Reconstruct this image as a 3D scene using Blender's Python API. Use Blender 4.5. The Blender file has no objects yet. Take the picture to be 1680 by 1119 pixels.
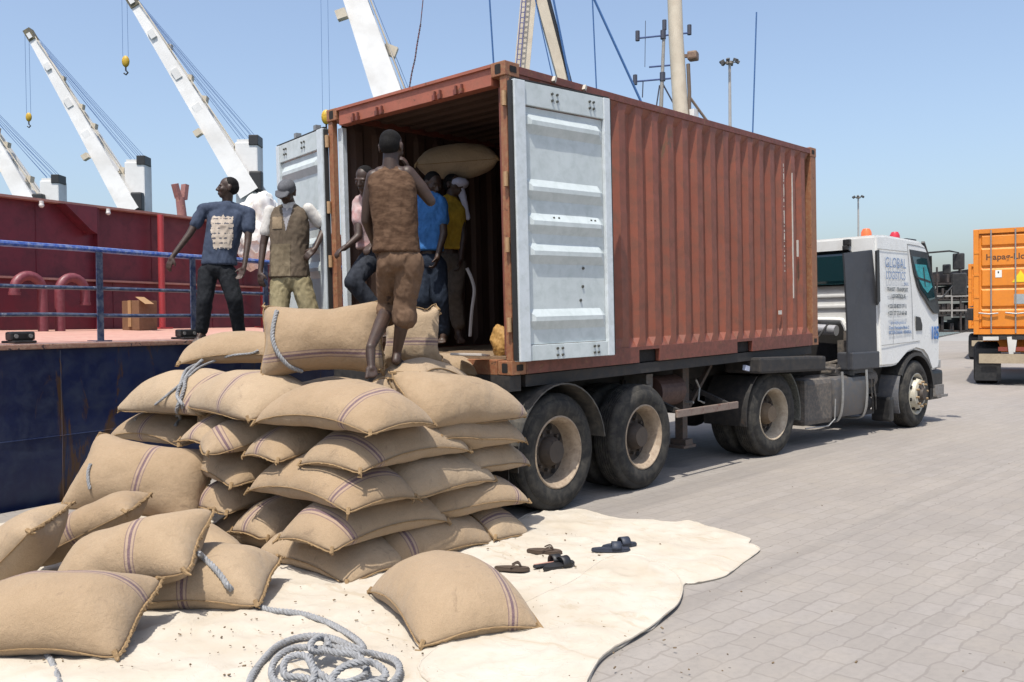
import bpy, bmesh, math, random
import numpy as np
from math import sin, cos, pi, radians, sqrt, atan2
from mathutils import Vector, Matrix, noise, Quaternion
import mathutils

SC = bpy.context.scene
COL = SC.collection
random.seed(7)
RNG = np.random.default_rng(7)

# ------------------------------------------------------------------ camera
CAM_C = Vector((-5.45635, -4.96797, 1.64804))
CAM_R = Vector((0.672857, -0.739675, -0.012046)).normalized()
CAM_U = Vector((0.021844, 0.003588, 0.999755)).normalized()
CAM_F = Vector((0.739450, 0.672955, -0.018572)).normalized()
FPX = 1463.975
cd = bpy.data.cameras.new('camera'); cam = bpy.data.objects.new('camera', cd); COL.objects.link(cam)
cd.sensor_fit = 'HORIZONTAL'; cd.sensor_width = 36; cd.lens = FPX * 36 / 1680
cd.clip_start = .05; cd.clip_end = 4000
m3 = Matrix((CAM_R, CAM_U, -CAM_F)).transposed()
cam.matrix_world = Matrix.Translation(CAM_C) @ m3.to_4x4()
SC.camera = cam

# ------------------------------------------------------------------ light
SUN = Vector((-.34, -.13, .83)).normalized()          # towards the sun
w = bpy.data.worlds.new('World'); SC.world = w; w.use_nodes = True
wn = w.node_tree; wn.nodes.clear()
sky = wn.nodes.new('ShaderNodeTexSky'); sky.sky_type = 'NISHITA'; sky.sun_disc = False
sky.sun_elevation = math.asin(SUN.z); sky.sun_rotation = atan2(SUN.x, SUN.y)
sky.air_density = 1.15; sky.dust_density = 2.9; sky.ozone_density = 4.5; sky.altitude = 0
bg = wn.nodes.new('ShaderNodeBackground'); bg.inputs['Strength'].default_value = .15
wo = wn.nodes.new('ShaderNodeOutputWorld')
hs = wn.nodes.new('ShaderNodeHueSaturation'); hs.inputs['Saturation'].default_value = .86; hs.inputs['Value'].default_value = .97
wn.links.new(sky.outputs[0], hs.inputs['Color']); wn.links.new(hs.outputs[0], bg.inputs[0]); wn.links.new(bg.outputs[0], wo.inputs[0])
sl = bpy.data.lights.new('sun', 'SUN'); sl.energy = 4.0; sl.angle = radians(.5); sl.color = (1, .95, .86)
so = bpy.data.objects.new('sun', sl); COL.objects.link(so)
so.rotation_euler = SUN.to_track_quat('Z', 'Y').to_euler(); so.location = (0, 0, 30)
SC.view_settings.view_transform = 'Standard'; SC.view_settings.look = 'None'
SC.view_settings.exposure = 0.5; SC.view_settings.gamma = 1

def ray(px, py): return CAM_F + CAM_R * ((px - 840) / FPX) - CAM_U * ((py - 559.5) / FPX)
def at(px, py, D): return CAM_C + ray(px, py) * D
def onz(px, py, z=0.):
    d = ray(px, py); return CAM_C + d * ((z - CAM_C.z) / d.z)

# ------------------------------------------------------------------ objects
def tag(o, label=None, cat=None, group=None, kind=None):
    if label: o['label'] = label
    if cat: o['category'] = cat
    if group: o['group'] = group
    if kind: o['kind'] = kind
    return o
def thing(name, label, cat, loc=(0, 0, 0), rot=(0, 0, 0), group=None):
    o = bpy.data.objects.new(name, None); COL.objects.link(o); o.empty_display_size = .1
    o.location = loc; o.rotation_euler = rot
    return tag(o, label, cat, group)
def copy_tree(o, parent=None):
    c = o.copy(); COL.objects.link(c)
    if parent: c.parent = parent
    for ch in list(o.children): copy_tree(ch, c)
    return c
def link(name, me, mat, parent=None, smooth=False):
    o = bpy.data.objects.new(name, me); COL.objects.link(o)
    if mat: me.materials.append(mat)
    if smooth:
        me.polygons.foreach_set('use_smooth', [True] * len(me.polygons))
    if parent: o.parent = parent
    return o

SPLIT = {'top_rail', 'bottom_rail', 'door_rail', 'door_stile', 'mud_flap', 'bracket', 'lock_rod', 'fork_pocket_shade', 'eye', 'bar_bracket', 'cross_member', 'tank_strap', 'hinge', 'hanging_flap', 'gasket', 'window_bar', 'door_hook', 'aerial', 'cam_keeper', 'axle', 'weld_seam'}
class MB:
    """collects shapes in one bmesh; build() links them as one mesh object"""
    def __init__(s): s.bm = bmesh.new()
    def box(s, c, d, rot=None, bev=0.0):
        r = bmesh.ops.create_cube(s.bm, size=1.0); vs = r['verts']
        for v in vs: v.co = Vector((v.co.x * d[0], v.co.y * d[1], v.co.z * d[2]))
        if bev:
            es = list({e for v in vs for e in v.link_edges})
            rb = bmesh.ops.bevel(s.bm, geom=es, offset=bev, segments=2, affect='EDGES', profile=.6)
            vs = list({v for f in rb['faces'] for v in f.verts} | {v for v in vs if v.is_valid})
        M = (rot.to_matrix() if isinstance(rot, (Quaternion, mathutils.Euler)) else rot) if rot else None
        for v in vs:
            if M: v.co = M @ v.co
            v.co += Vector(c)
        return s
    def b2(s, a, b, bev=0.0):
        a = Vector(a); b = Vector(b)
        return s.box((a + b) / 2, [abs(x) for x in (b - a)], None, bev)
    def bar(s, p, q, w, h=None, up=(0, 0, 1), bev=0.0):
        p = Vector(p); q = Vector(q); x = (q - p); L = x.length; x.normalize()
        up = Vector(up)
        if abs(x.dot(up)) > .98: up = Vector((0, 1, 0))
        y = up.cross(x).normalized(); z = x.cross(y)
        return s.box((p + q) / 2, (L, w, h or w), Matrix((x, y, z)).transposed(), bev)
    def cyl(s, p, q, r, r2=None, n=16, caps=True):
        p = Vector(p); q = Vector(q); r2 = r if r2 is None else r2
        x = (q - p).normalized(); a = x.orthogonal().normalized(); b = x.cross(a)
        A = [s.bm.verts.new(p + (a * cos(t) + b * sin(t)) * r) for t in [2 * pi * i / n for i in range(n)]]
        B = [s.bm.verts.new(q + (a * cos(t) + b * sin(t)) * r2) for t in [2 * pi * i / n for i in range(n)]]
        for i in range(n): s.bm.faces.new((A[i], A[(i + 1) % n], B[(i + 1) % n], B[i]))
        if caps: s.bm.faces.new(A[::-1]); s.bm.faces.new(B)
        return s
    def tube(s, pts, r, n=8, closed=False):
        pts = [Vector(p) for p in pts]; N = len(pts)
        rr = r if hasattr(r, '__len__') else [r] * N
        rings = []; a = None
        for i, p in enumerate(pts):
            if closed: t = pts[(i + 1) % N] - pts[i - 1]
            else: t = pts[min(i + 1, N - 1)] - pts[max(i - 1, 0)]
            if t.length < 1e-9: t = Vector((0, 0, 1))
            t.normalize()
            if a is None: a = t.orthogonal().normalized()
            else:
                a = a - t * a.dot(t)
                a = a.normalized() if a.length > 1e-6 else t.orthogonal().normalized()
            b = t.cross(a)
            rings.append([s.bm.verts.new(p + (a * cos(2 * pi * k / n) + b * sin(2 * pi * k / n)) * rr[i]) for k in range(n)])
        for i in range(N if closed else N - 1):
            A, B = rings[i], rings[(i + 1) % N]
            for k in range(n): s.bm.faces.new((A[k], A[(k + 1) % n], B[(k + 1) % n], B[k]))
        if not closed: s.bm.faces.new(rings[0][::-1]); s.bm.faces.new(rings[-1])
        return s
    def lathe(s, prof, o=(0, 0, 0), axis='y', n=32, closed=False):
        """prof = [(r, h)] turned about the axis through o"""
        o = Vector(o); rings = []
        for r, h in prof:
            ring = []
            for k in range(n):
                t = 2 * pi * k / n
                v = Vector((r * cos(t), h, r * sin(t))) if axis == 'y' else (Vector((r * cos(t), r * sin(t), h)) if axis == 'z' else Vector((h, r * cos(t), r * sin(t))))
                ring.append(s.bm.verts.new(o + v))
            rings.append(ring)
        seq = list(zip(rings, rings[1:])) + ([(rings[-1], rings[0])] if closed else [])
        for A, B in seq:
            for k in range(n): s.bm.faces.new((A[k], A[(k + 1) % n], B[(k + 1) % n], B[k]))
        return s
    def prism(s, poly, y0, y1, f=None):
        """polygon in (x,z) extruded y0..y1; f maps (x,y,z) to a vector"""
        f = f or (lambda x, y, z: Vector((x, y, z)))
        A = [s.bm.verts.new(f(x, y0, z)) for x, z in poly]; B = [s.bm.verts.new(f(x, y1, z)) for x, z in poly]
        n = len(poly)
        for i in range(n): s.bm.faces.new((A[i], A[(i + 1) % n], B[(i + 1) % n], B[i]))
        s.bm.faces.new(A[::-1]); s.bm.faces.new(B)
        return s
    def grid(s, P):
        """P[i][j] vectors -> quad sheet"""
        V = [[s.bm.verts.new(p) for p in row] for row in P]
        for i in range(len(V) - 1):
            for j in range(len(V[0]) - 1):
                s.bm.faces.new((V[i][j], V[i + 1][j], V[i + 1][j + 1], V[i][j + 1]))
        return s
    def ball(s, c, rad, n=16, rot=None):
        r = bmesh.ops.create_uvsphere(s.bm, u_segments=n, v_segments=max(6, n * 3 // 4), radius=1)
        rd = rad if hasattr(rad, '__len__') else (rad,) * 3
        for v in r['verts']:
            p = Vector((v.co.x * rd[0], v.co.y * rd[1], v.co.z * rd[2]))
            if rot: p = rot @ p
            v.co = p + Vector(c)
        return s
    def islands(s):
        seen = set(); out = []
        for v in s.bm.verts:
            if v in seen: continue
            st = [v]; seen.add(v); cur = []
            while st:
                a = st.pop(); cur.append(a)
                for e in a.link_edges:
                    c = e.other_vert(a)
                    if c not in seen: seen.add(c); st.append(c)
            out.append(cur)
        return out
    def build(s, name, mat, parent=None, smooth=False, bev=0.0):
        bmesh.ops.recalc_face_normals(s.bm, faces=s.bm.faces)
        if name in SPLIT:
            parts = s.islands()
            if len(parts) > 1:
                first = None
                for vs in parts:
                    q = MB(); mp = {v: q.bm.verts.new(v.co) for v in vs}
                    for f in {f for v in vs for f in v.link_faces}: q.bm.faces.new([mp[v] for v in f.verts])
                    o = q.build(name, mat, parent, smooth, bev); first = first or o
                s.bm.free(); return first
        if bev:
            es = [e for e in s.bm.edges if len(e.link_faces) == 2 and e.calc_face_angle(0) > .6]
            bmesh.ops.bevel(s.bm, geom=es, offset=bev, segments=2, affect='EDGES', clamp_overlap=True)
        me = bpy.data.meshes.new(name); s.bm.to_mesh(me); s.bm.free()
        o = link(name, me, mat, parent)
        if smooth:
            me.polygons.foreach_set('use_smooth', [True] * len(me.polygons))
            try: me.set_sharp_from_angle(angle=radians(38))
            except Exception: pass
        return o

def text_mesh(name, body, size, mat, parent, M, extrude=.0015, align='LEFT', bold=0.0, xs=1.0):
    cu = bpy.data.curves.new(name, 'FONT'); cu.body = body; cu.size = size; cu.extrude = extrude
    cu.align_x = align; cu.offset = bold; cu.resolution_u = 3
    t = bpy.data.objects.new(name, cu); COL.objects.link(t)
    dg = bpy.context.evaluated_depsgraph_get()
    me = bpy.data.meshes.new_from_object(t.evaluated_get(dg))
    bpy.data.objects.remove(t); bpy.data.curves.remove(cu)
    me.transform(M @ Matrix.Diagonal((xs, 1, 1, 1)))
    me.materials.clear()
    return link(name, me, mat, parent)

# ------------------------------------------------------------------ materials
def newmat(name):
    m = bpy.data.materials.new(name); m.use_nodes = True
    nt = m.node_tree; b = nt.nodes['Principled BSDF']
    return m, nt, b
class NT:
    def __init__(s, nt): s.nt = nt
    def n(s, t, **k):
        o = s.nt.nodes.new(t)
        for a, v in k.items():
            if a in o.inputs: o.inputs[a].default_value = v
            else: setattr(o, a, v)
        return o
    def l(s, a, b): s.nt.links.new(a, b); return s
    def coord(s, kind='Object', scale=(1, 1, 1), rot=(0, 0, 0)):
        tc = s.n('ShaderNodeTexCoord'); mp = s.n('ShaderNodeMapping')
        mp.inputs['Scale'].default_value = scale; mp.inputs['Rotation'].default_value = rot
        s.l(tc.outputs[kind], mp.inputs[0]); return mp.outputs[0]
    def noise(s, vec, scale, detail=4, rough=.55, dist=0):
        t = s.n('ShaderNodeTexNoise'); t.inputs['Scale'].default_value = scale; t.inputs['Detail'].default_value = detail
        t.inputs['Roughness'].default_value = rough; t.inputs['Distortion'].default_value = dist
        if vec is not None: s.l(vec, t.inputs['Vector'])
        return t.outputs[0]
    def ramp(s, fac, stops):
        r = s.n('ShaderNodeValToRGB'); e = r.color_ramp.elements
        while len(e) < len(stops): e.new(.5)
        for i, (p, c) in enumerate(stops):
            e[i].position = p; e[i].color = (c, c, c, 1) if not hasattr(c, '__len__') else (*c[:3], 1)
        s.l(fac, r.inputs[0]); return r.outputs[0]
    def mix(s, fac, a, b, mode='MIX'):
        m = s.n('ShaderNodeMix', data_type='RGBA', blend_type=mode)
        for sock, v in ((m.inputs[0], fac), (m.inputs[6], a), (m.inputs[7], b)):
            if isinstance(v, (int, float)): sock.default_value = v if sock.type == 'VALUE' else (v, v, v, 1)
            elif hasattr(v, '__len__'): sock.default_value = (*v[:3], 1)
            else: s.l(v, sock)
        return m.outputs[2]
    def math(s, op, a, b=0.0, c=None):
        m = s.n('ShaderNodeMath', operation=op)
        for i, v in enumerate((a, b) if c is None else (a, b, c)):
            if isinstance(v, (int, float)): m.inputs[i].default_value = v
            else: s.l(v, m.inputs[i])
        return m.outputs[0]
    def bump(s, h, strength=.3, dist=.01, prev=None):
        b = s.n('ShaderNodeBump'); b.inputs['Strength'].default_value = strength; b.inputs['Distance'].default_value = dist
        s.l(h, b.inputs['Height'])
        if prev is not None: s.l(prev, b.inputs['Normal'])
        return b.outputs[0]

_mats = {}
def paint(name, col, rough=.5, metal=0., dirt=None, dirt_amt=.35, scale=3., rust=None, rust_amt=.62, bump=.15, bscale=60., streak=False, spec=.5, var=.12):
    """painted / worn surface: colour drift, dirt patches, rust or chip spots with shapes of their own"""
    if name in _mats: return _mats[name]
    sc_ = lambda c: None if c is None else tuple(x * .8 for x in c)
    col, dirt, rust = sc_(col), sc_(dirt), sc_(rust)
    m, nt, b = newmat(name); k = NT(nt)
    v = k.coord('Object', (1, 1, .25) if streak else (1, 1, 1))
    n1 = k.noise(v, scale, 6, .6); n2 = k.noise(k.coord('Object'), scale * 4.3, 5, .65, .4)
    lo = tuple(c * (1 - var) for c in col); hi = tuple(min(1, c * (1 + var)) for c in col)
    c = k.mix(k.ramp(n1, [(.3, 0), (.7, 1)]), lo, hi)
    if dirt: c = k.mix(k.math('MULTIPLY', k.ramp(n2, [(.42, 0), (.7, 1)]), dirt_amt), c, dirt)
    if rust:
        n3 = k.noise(v, scale * 2.1, 9, .72, .8)
        f = k.ramp(n3, [(rust_amt, 0), (rust_amt + .05, 1)])
        c = k.mix(f, c, rust)
    k.l(c, b.inputs['Base Color'])
    r = k.ramp(n2, [(.3, max(0, rough - .12)), (.75, min(1, rough + .15))]); k.l(r, b.inputs['Roughness'])
    b.inputs['Metallic'].default_value = metal; b.inputs['Specular IOR Level'].default_value = spec
    if bump:
        h = k.noise(k.coord('Object'), bscale, 4, .6)
        nb = k.bump(h, bump, .004); nb = k.bump(n1, bump * .8, .02, nb); k.l(nb, b.inputs['Normal'])
    _mats[name] = m; return m
# ------------------------------------------------------------------ ground, water, quay
def paver_mat():
    m, nt, b = newmat('concrete_pavers'); k = NT(nt)
    v = k.coord('Object', (1, 1, 1), (0, 0, radians(4)))
    wz = k.noise(k.coord('Object'), .9, 3)
    warp = k.n('ShaderNodeVectorMath', operation='ADD')
    nz = k.n('ShaderNodeTexNoise'); nz.inputs['Scale'].default_value = 7; nz.inputs['Detail'].default_value = 2
    sc = k.n('ShaderNodeVectorMath', operation='SCALE'); sc.inputs['Scale'].default_value = .07
    k.l(v, nz.inputs['Vector']); k.l(nz.outputs['Color'], sc.inputs[0]); k.l(v, warp.inputs[0]); k.l(sc.outputs[0], warp.inputs[1])
    br = k.n('ShaderNodeTexBrick'); k.l(warp.outputs[0], br.inputs['Vector'])
    br.inputs['Scale'].default_value = 1; br.inputs['Brick Width'].default_value = .25; br.inputs['Row Height'].default_value = .145
    br.inputs['Mortar Size'].default_value = .009; br.inputs['Mortar Smooth'].default_value = .6
    br.inputs['Color1'].default_value = (0.240, 0.218, 0.196, 1); br.inputs['Color2'].default_value = (0.265, 0.243, 0.223, 1); br.inputs['Mortar'].default_value = (0.196, 0.176, 0.159, 1)
    oc = k.coord('Object')
    big = k.noise(oc, .35, 5, .6); med = k.noise(oc, 2.3, 6, .65); fine = k.noise(oc, 22, 6, .7)
    vv = k.coord('Object', (.12, 1, 1), (0, 0, radians(2)))
    band = k.noise(vv, 1.5, 4, .6)
    c = br.outputs['Color']
    c = k.mix(k.math('MULTIPLY', k.ramp(big, [(.35, 0), (.65, 1)]), .35), c, (0.295, 0.260, 0.221))
    c = k.mix(k.math('MULTIPLY', k.ramp(band, [(.42, 0), (.62, 1)]), .32), c, (0.189, 0.171, 0.158))
    c = k.mix(k.math('MULTIPLY', k.ramp(med, [(.5, 0), (.75, 1)]), .4), c, (0.303, 0.267, 0.224))
    c = k.mix(k.math('MULTIPLY', k.ramp(fine, [(.3, 1), (.55, 0)]), .4), c, (0.186, 0.171, 0.155))
    oil = k.noise(oc, .8, 8, .7, 1.5)
    c = k.mix(k.math('MULTIPLY', k.ramp(oil, [(.63, 0), (.72, 1)]), .35), c, (0.124, 0.112, 0.101))
    spk = k.n('ShaderNodeTexVoronoi'); spk.inputs['Scale'].default_value = 7; k.l(oc, spk.inputs['Vector'])
    c = k.mix(k.math('MULTIPLY', k.math('LESS_THAN', spk.outputs['Distance'], .05), .7), c, (0.069, 0.062, 0.054))
    tm = k.noise(k.coord('Object', (.05, 1.6, 1), (0, 0, radians(5))), 1.1, 5, .6, .3)
    c = k.mix(k.math('MULTIPLY', k.ramp(tm, [(.56, 0), (.66, 1)]), .28), c, (.13, .12, .112))
    k.l(c, b.inputs['Base Color']); b.inputs['Roughness'].default_value = .88; b.inputs['Specular IOR Level'].default_value = .25
    nb = k.bump(br.outputs['Fac'], -.3, .005); nb = k.bump(fine, .35, .006, nb); nb = k.bump(med, .3, .02, nb)
    k.l(nb, b.inputs['Normal']); return m
g = MB()
QA = radians(12); QO = Vector((-2.58, 3.98, 0)) - Vector((-sin(QA), cos(QA), 0)) * .13      # quay edge runs along the ship
def qp(x, y, z=0.): return Vector((QO.x + x * cos(QA) - y * sin(QA), QO.y + x * sin(QA) + y * cos(QA), z))
g.grid([[qp(x, y, 0) for y in (-70, -30, -12, -6, -3, -1, 0)] for x in (-60, -20, -8, -3, 0, 3, 8, 20, 40, 70)])
o = g.build('ground', paver_mat()); tag(o, kind='structure')
g = MB(); g.grid([[qp(x, y, -.02) for y in (-1500, -.02)] for x in (-1500, 0, 2500)])
tag(g.build('far_ground', paint('far_yard', (.30, .285, .265), .9, scale=.05, dirt=(.36, .33, .29), var=.15)), kind='structure')
g = MB(); g.box(qp(100, -.3, -3.02), (600, .6, 6), mathutils.Euler((0, 0, QA))); tag(g.build('quay_wall', paint('quay_concrete', (.27, .26, .24), .9, dirt=(.1, .1, .08), scale=1)), kind='structure')
wm, nt, b = newmat('harbour_water'); k = NT(nt); b.inputs['Base Color'].default_value = (.02, .05, .055, 1); b.inputs['Roughness'].default_value = .08
k.l(k.bump(k.noise(k.coord('Object'), 1.2, 5), .3, .2), b.inputs['Normal'])
g = MB(); g.grid([[qp(x, y, -2.6) for y in (-.3, 2500)] for x in (-1500, 0, 2500)]); tag(g.build('water', wm), kind='structure')

# ------------------------------------------------------------------ tarpaulin
def tarp_mat():
    m, nt, b = newmat('cream_canvas'); k = NT(nt); oc = k.coord('Object')
    n1 = k.noise(oc, 1.6, 6, .62, .6); n2 = k.noise(oc, 9, 6, .65); n3 = k.noise(oc, 160, 2)
    c = k.mix(k.ramp(n1, [(.35, 0), (.68, 1)]), (0.468, 0.428, 0.367), (0.402, 0.350, 0.278))
    c = k.mix(k.math('MULTIPLY', k.ramp(n2, [(.5, 0), (.78, 1)]), .45), c, (0.402, 0.330, 0.239))
    cr = k.noise(k.coord('Object', (1, .3, 1), (0, 0, .5)), 5, 8, .72, 1.2)
    c = k.mix(k.math('MULTIPLY', k.ramp(cr, [(.58, 0), (.65, 1)]), .5), c, (0.337, 0.271, 0.187))
    k.l(c, b.inputs['Base Color']); b.inputs['Roughness'].default_value = .75; b.inputs['Specular IOR Level'].default_value = .3
    vo = k.n('ShaderNodeTexVoronoi', feature='DISTANCE_TO_EDGE'); vo.inputs['Scale'].default_value = 2.3
    wv_ = k.n('ShaderNodeTexNoise'); wv_.inputs['Scale'].default_value = 2.5; wv_.inputs['Detail'].default_value = 4
    va = k.n('ShaderNodeVectorMath', operation='ADD'); k.l(k.coord('Object', (1, .55, 1), (0, 0, .4)), va.inputs[0]); k.l(wv_.outputs['Color'], va.inputs[1]); k.l(va.outputs[0], vo.inputs['Vector'])
    crease = k.ramp(vo.outputs['Distance'], [(.0, 1), (.035, 0)])
    nb = k.bump(n3, .15, .002); nb = k.bump(n2, .25, .012, nb); nb = k.bump(cr, .18, .02, nb); nb = k.bump(crease, .22, .012, nb); k.l(nb, b.inputs['Normal'])
    return m
M_TARP = tarp_mat()
def smooth_poly(pts, n=6, closed=True):
    out = []; N = len(pts)
    for i in range(N if closed else N - 1):
        p0, p1, p2, p3 = (pts[(i - 1) % N] if closed else pts[max(0, i - 1)]), pts[i], pts[(i + 1) % N], (pts[(i + 2) % N] if closed else pts[min(N - 1, i + 2)])
        for k in range(n):
            t = k / n
            out.append(.5 * ((2 * p1) + (p2 - p0) * t + (2 * p0 - 5 * p1 + 4 * p2 - p3) * t * t + (3 * p1 - p0 - 3 * p2 + p3) * t ** 3))
    if not closed: out.append(pts[-1])
    return out
def tarp_z(p, amp=1.):
    n = noise.noise(Vector((p.x * 1.1, p.y * 2.6 + p.x, 3))) ; r = 1 - abs(noise.noise(Vector((p.x * 2.2 + p.y * .8, p.y * 3.4, 8))))
    r2 = 1 - abs(noise.noise(Vector((p.x * 5 - p.y * 2, p.y * 6 + 3, 1)))); 
    return amp * (.010 + max(0, n) * .012 + max(0, r - .80) * .075 + max(0, r2 - .88) * .10)
def cloth_sheet(name, poly, mat, parent, z0, step=.045, amp=1., lift=0., hem=.012):
    """flat cloth lying on the ground: outline polygon, inner points, gentle folds, rounded hem"""
    pts = [Vector((p.x, p.y)) for p in poly]; n = len(pts)
    xs = [p.x for p in pts]; ys = [p.y for p in pts]
    def inside(x, y):
        c = False; j = n - 1
        for i in range(n):
            if (pts[i].y > y) != (pts[j].y > y) and x < (pts[j].x - pts[i].x) * (y - pts[i].y) / (pts[j].y - pts[i].y) + pts[i].x: c = not c
            j = i
        return c
    arr = np.array([(p.x, p.y) for p in pts]); inner = []
    x = min(xs)
    while x < max(xs):
        y = min(ys)
        while y < max(ys):
            q = (x + random.uniform(-.01, .01), y + random.uniform(-.01, .01))
            if inside(*q) and ((arr - q) ** 2).sum(1).min() > (step * .6) ** 2: inner.append(Vector(q))
            y += step
        x += step
    V, Ed, F, *_ = mathutils.geometry.delaunay_2d_cdt(pts + inner, [], [list(range(n))], 1, 1e-4)
    co = []
    for v in V:
        d = sqrt(((arr - (v.x, v.y)) ** 2).sum(1).min())
        e = min(1, d / .12)
        z = z0 + tarp_z(Vector((v.x, v.y, 0)), amp) * (.35 + .65 * e) + lift * max(0, 1 - d / .07) * (.6 + .8 * abs(noise.noise(Vector((v.x * 4, v.y * 4, 2)))))
        co.append((v.x, v.y, z))
    me = bpy.data.meshes.new(name); me.from_pydata(co, [], F)
    o = link(name, me, mat, parent, True)
    b = MB(); P = []
    for i, p in enumerate(pts):
        z = z0 + tarp_z(Vector((p.x, p.y, 0)), amp) * .35 + lift * (.6 + .8 * abs(noise.noise(Vector((p.x * 4, p.y * 4, 2)))))
        P.append(Vector((p.x, p.y, z - hem * .4)))
    b.tube(P, hem, 6, closed=True); 
    for i in range(0, len(P)):                              # skirt of the hem down to what it lies on
        a, c = P[i], P[(i + 1) % len(P)]
        q = [b.bm.verts.new(v) for v in (a, c, Vector((c.x, c.y, max(.001, z0 - .004))), Vector((a.x, a.y, max(.001, z0 - .004))))]
        b.bm.faces.new(q)
    b.build('hem', mat, o, True)
    return o
tp = [(872, 843), (890, 838), (915, 841), (950, 838), (985, 846), (1020, 854), (1060, 855), (1100, 859), (1130, 857), (1160, 866), (1195, 874), (1226, 884), (1231, 887), (1228, 893), (1240, 898), (1246, 904), (1236, 913), (1218, 925), (1196, 943), (1180, 950), (1160, 955), (1140, 959), (1122, 960),
      (1119, 975), (1110, 992), (1092, 1010), (1070, 1033), (1050, 1041), (1022, 1062), (1000, 1074), (985, 1086), (974, 1100), (966, 1119), (945, 1180), (900, 1260)]
poly = [onz(x, y) for x, y in tp]
poly += [Vector((-3.0, -2.75, 0)), Vector((-3.9, -2.1, 0)), Vector((-5.0, -.9, 0)), Vector((-5.0, .6, 0)), Vector((-4.2, 2.2, 0)), Vector((-3.4, 3.2, 0)), Vector((-2.2, 3.3, 0)), Vector((-.6, 3.2, 0)), Vector((-.15, 2.2, 0)), Vector((-.2, 1.2, 0)), Vector((-.1, .1, 0))]
poly = smooth_poly(poly, 7)
tarp = cloth_sheet('tarpaulin', poly, M_TARP, None, .004, step=.05, lift=.002, hem=.006)
tag(tarp, 'cream canvas tarpaulin spread on the paving under the heap of sacks', 'tarpaulin')
up = [(1040, 918), (1078, 930), (1108, 948), (1119, 968), (1112, 996), (1084, 1022), (1049, 1047), (1012, 1068), (984, 1089), (962, 1125), (930, 1200)]
up = [onz(x, y) for x, y in up] + [Vector((-2.75, -2.2, 0)), Vector((-2.6, -1.75, 0)), Vector((-1.7, -1.55, 0)), onz(940, 960), onz(990, 925)]
fold = cloth_sheet('folded_flap', smooth_poly(up, 6), M_TARP, tarp, .022, step=.04, amp=.9, lift=.004, hem=.007)
# crumbs of shell and straw
b = MB()
for i in range(460):
    if i < 330: p = onz(random.gauss(760, 190), random.uniform(880, 1119))
    elif i < 420: p = onz(random.uniform(0, 460), random.uniform(1000, 1119))
    else: p = onz(random.uniform(860, 1680), random.uniform(740, 1119))
    z = .03 if i < 420 else .004
    s = random.choice([.003, .004, .005, .008]); a = random.uniform(0, 6.3)
    b.box((p.x, p.y, z), (s * random.uniform(1, 2.6), s, s * .6), mathutils.Euler((random.uniform(-.4, .4), random.uniform(-.4, .4), a)))
o = b.build('debris', paint('husk', (.16, .11, .06), .9, scale=20, var=.4)); tag(o, 'brown crumbs and straw scattered over the tarpaulin and paving', 'debris', kind='stuff')

# ------------------------------------------------------------------ ropes
M_ROPE = paint('grey_rope', (.33, .335, .345), .85, dirt=(.16, .15, .14), dirt_amt=.6, scale=12, bump=.6, bscale=200, spec=.2)
def resample(pts, step):
    pts = smooth_poly([Vector(p) for p in pts], 10, closed=False); out = [pts[0]]; acc = 0
    for a, c in zip(pts, pts[1:]):
        d = (c - a).length
        if d < 1e-7: continue
        t = step - acc
        while t <= d: out.append(a + (c - a) * (t / d)); t += step
        acc = d - (t - step)
    return out
def rope(pts, r, name='rope', mat=None, parent=None, label=None, cat='rope', group=None, lay=.075, strands=3, b=None, done=True):
    P = resample(pts, .010 if r < .02 else .012); b = b or MB(); a = None; N = len(P)
    A = []; Bv = []
    for i, p in enumerate(P):
        t = (P[min(i + 1, N - 1)] - P[max(i - 1, 0)]).normalized()
        a = t.orthogonal().normalized() if a is None else (a - t * a.dot(t)).normalized()
        A.append(a.copy()); Bv.append(t.cross(a))
    for s in range(strands):
        q = []
        for i, p in enumerate(P):
            th = 2 * pi * (s / strands + i * (.010 if r < .02 else .012) / lay)
            q.append(p + (A[i] * cos(th) + Bv[i] * sin(th)) * r * .52)
        b.tube(q, r * .56, 6)
    if not done: return b
    o = b.build(name, mat or M_ROPE, parent, True)
    if label: tag(o, label, cat, group)
    return o
# ------------------------------------------------------------------ red-brown container (local frame: x along it, y across, z up)
M_RED = paint('container_red', (.262, .075, .04), .5, dirt=(.14, .068, .045), dirt_amt=.65, scale=1.6, rust=(.15, .075, .035), rust_amt=.61, bump=.12, bscale=25, streak=True, var=.16)
M_REDR = paint('container_rail', (.20, .055, .036), .55, dirt=(.10, .05, .035), dirt_amt=.7, scale=4, rust=(.22, .10, .045), rust_amt=.60, bump=.25, bscale=60)
M_HEAD = paint('container_header', (.40, .125, .075), .55, dirt=(.28, .11, .07), dirt_amt=.6, scale=4, rust=(.16, .07, .04), rust_amt=.62, bump=.25, bscale=60)
M_POST = paint('container_rust_post', (.30, .115, .055), .6, dirt=(.36, .22, .11), dirt_amt=.7, scale=7, rust=(.13, .06, .035), rust_amt=.60, bump=.4, bscale=70)
M_PALE = paint('pale_door_paint', (.60, .655, .66), .42, dirt=(.40, .46, .45), dirt_amt=.5, scale=2.2, rust=(.33, .33, .27), rust_amt=.70, bump=.1, bscale=30, var=.06)
M_FRAMEP = paint('pale_door_frame', (.66, .71, .74), .4, dirt=(.42, .47, .45), dirt_amt=.5, scale=3, rust=(.30, .26, .2), rust_amt=.71, var=.06)
M_INT = paint('container_inside', (.085, .048, .034), .8, dirt=(.12, .07, .05), dirt_amt=.6, scale=2, bump=.2)  # container red darkened to paint in the shade of the interior
M_PLY = paint('plywood_floor', (.25, .17, .10), .8, dirt=(.12, .08, .05), dirt_amt=.7, scale=5)
M_BLACK = paint('black_gasket', (.02, .02, .02), .7)
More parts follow.
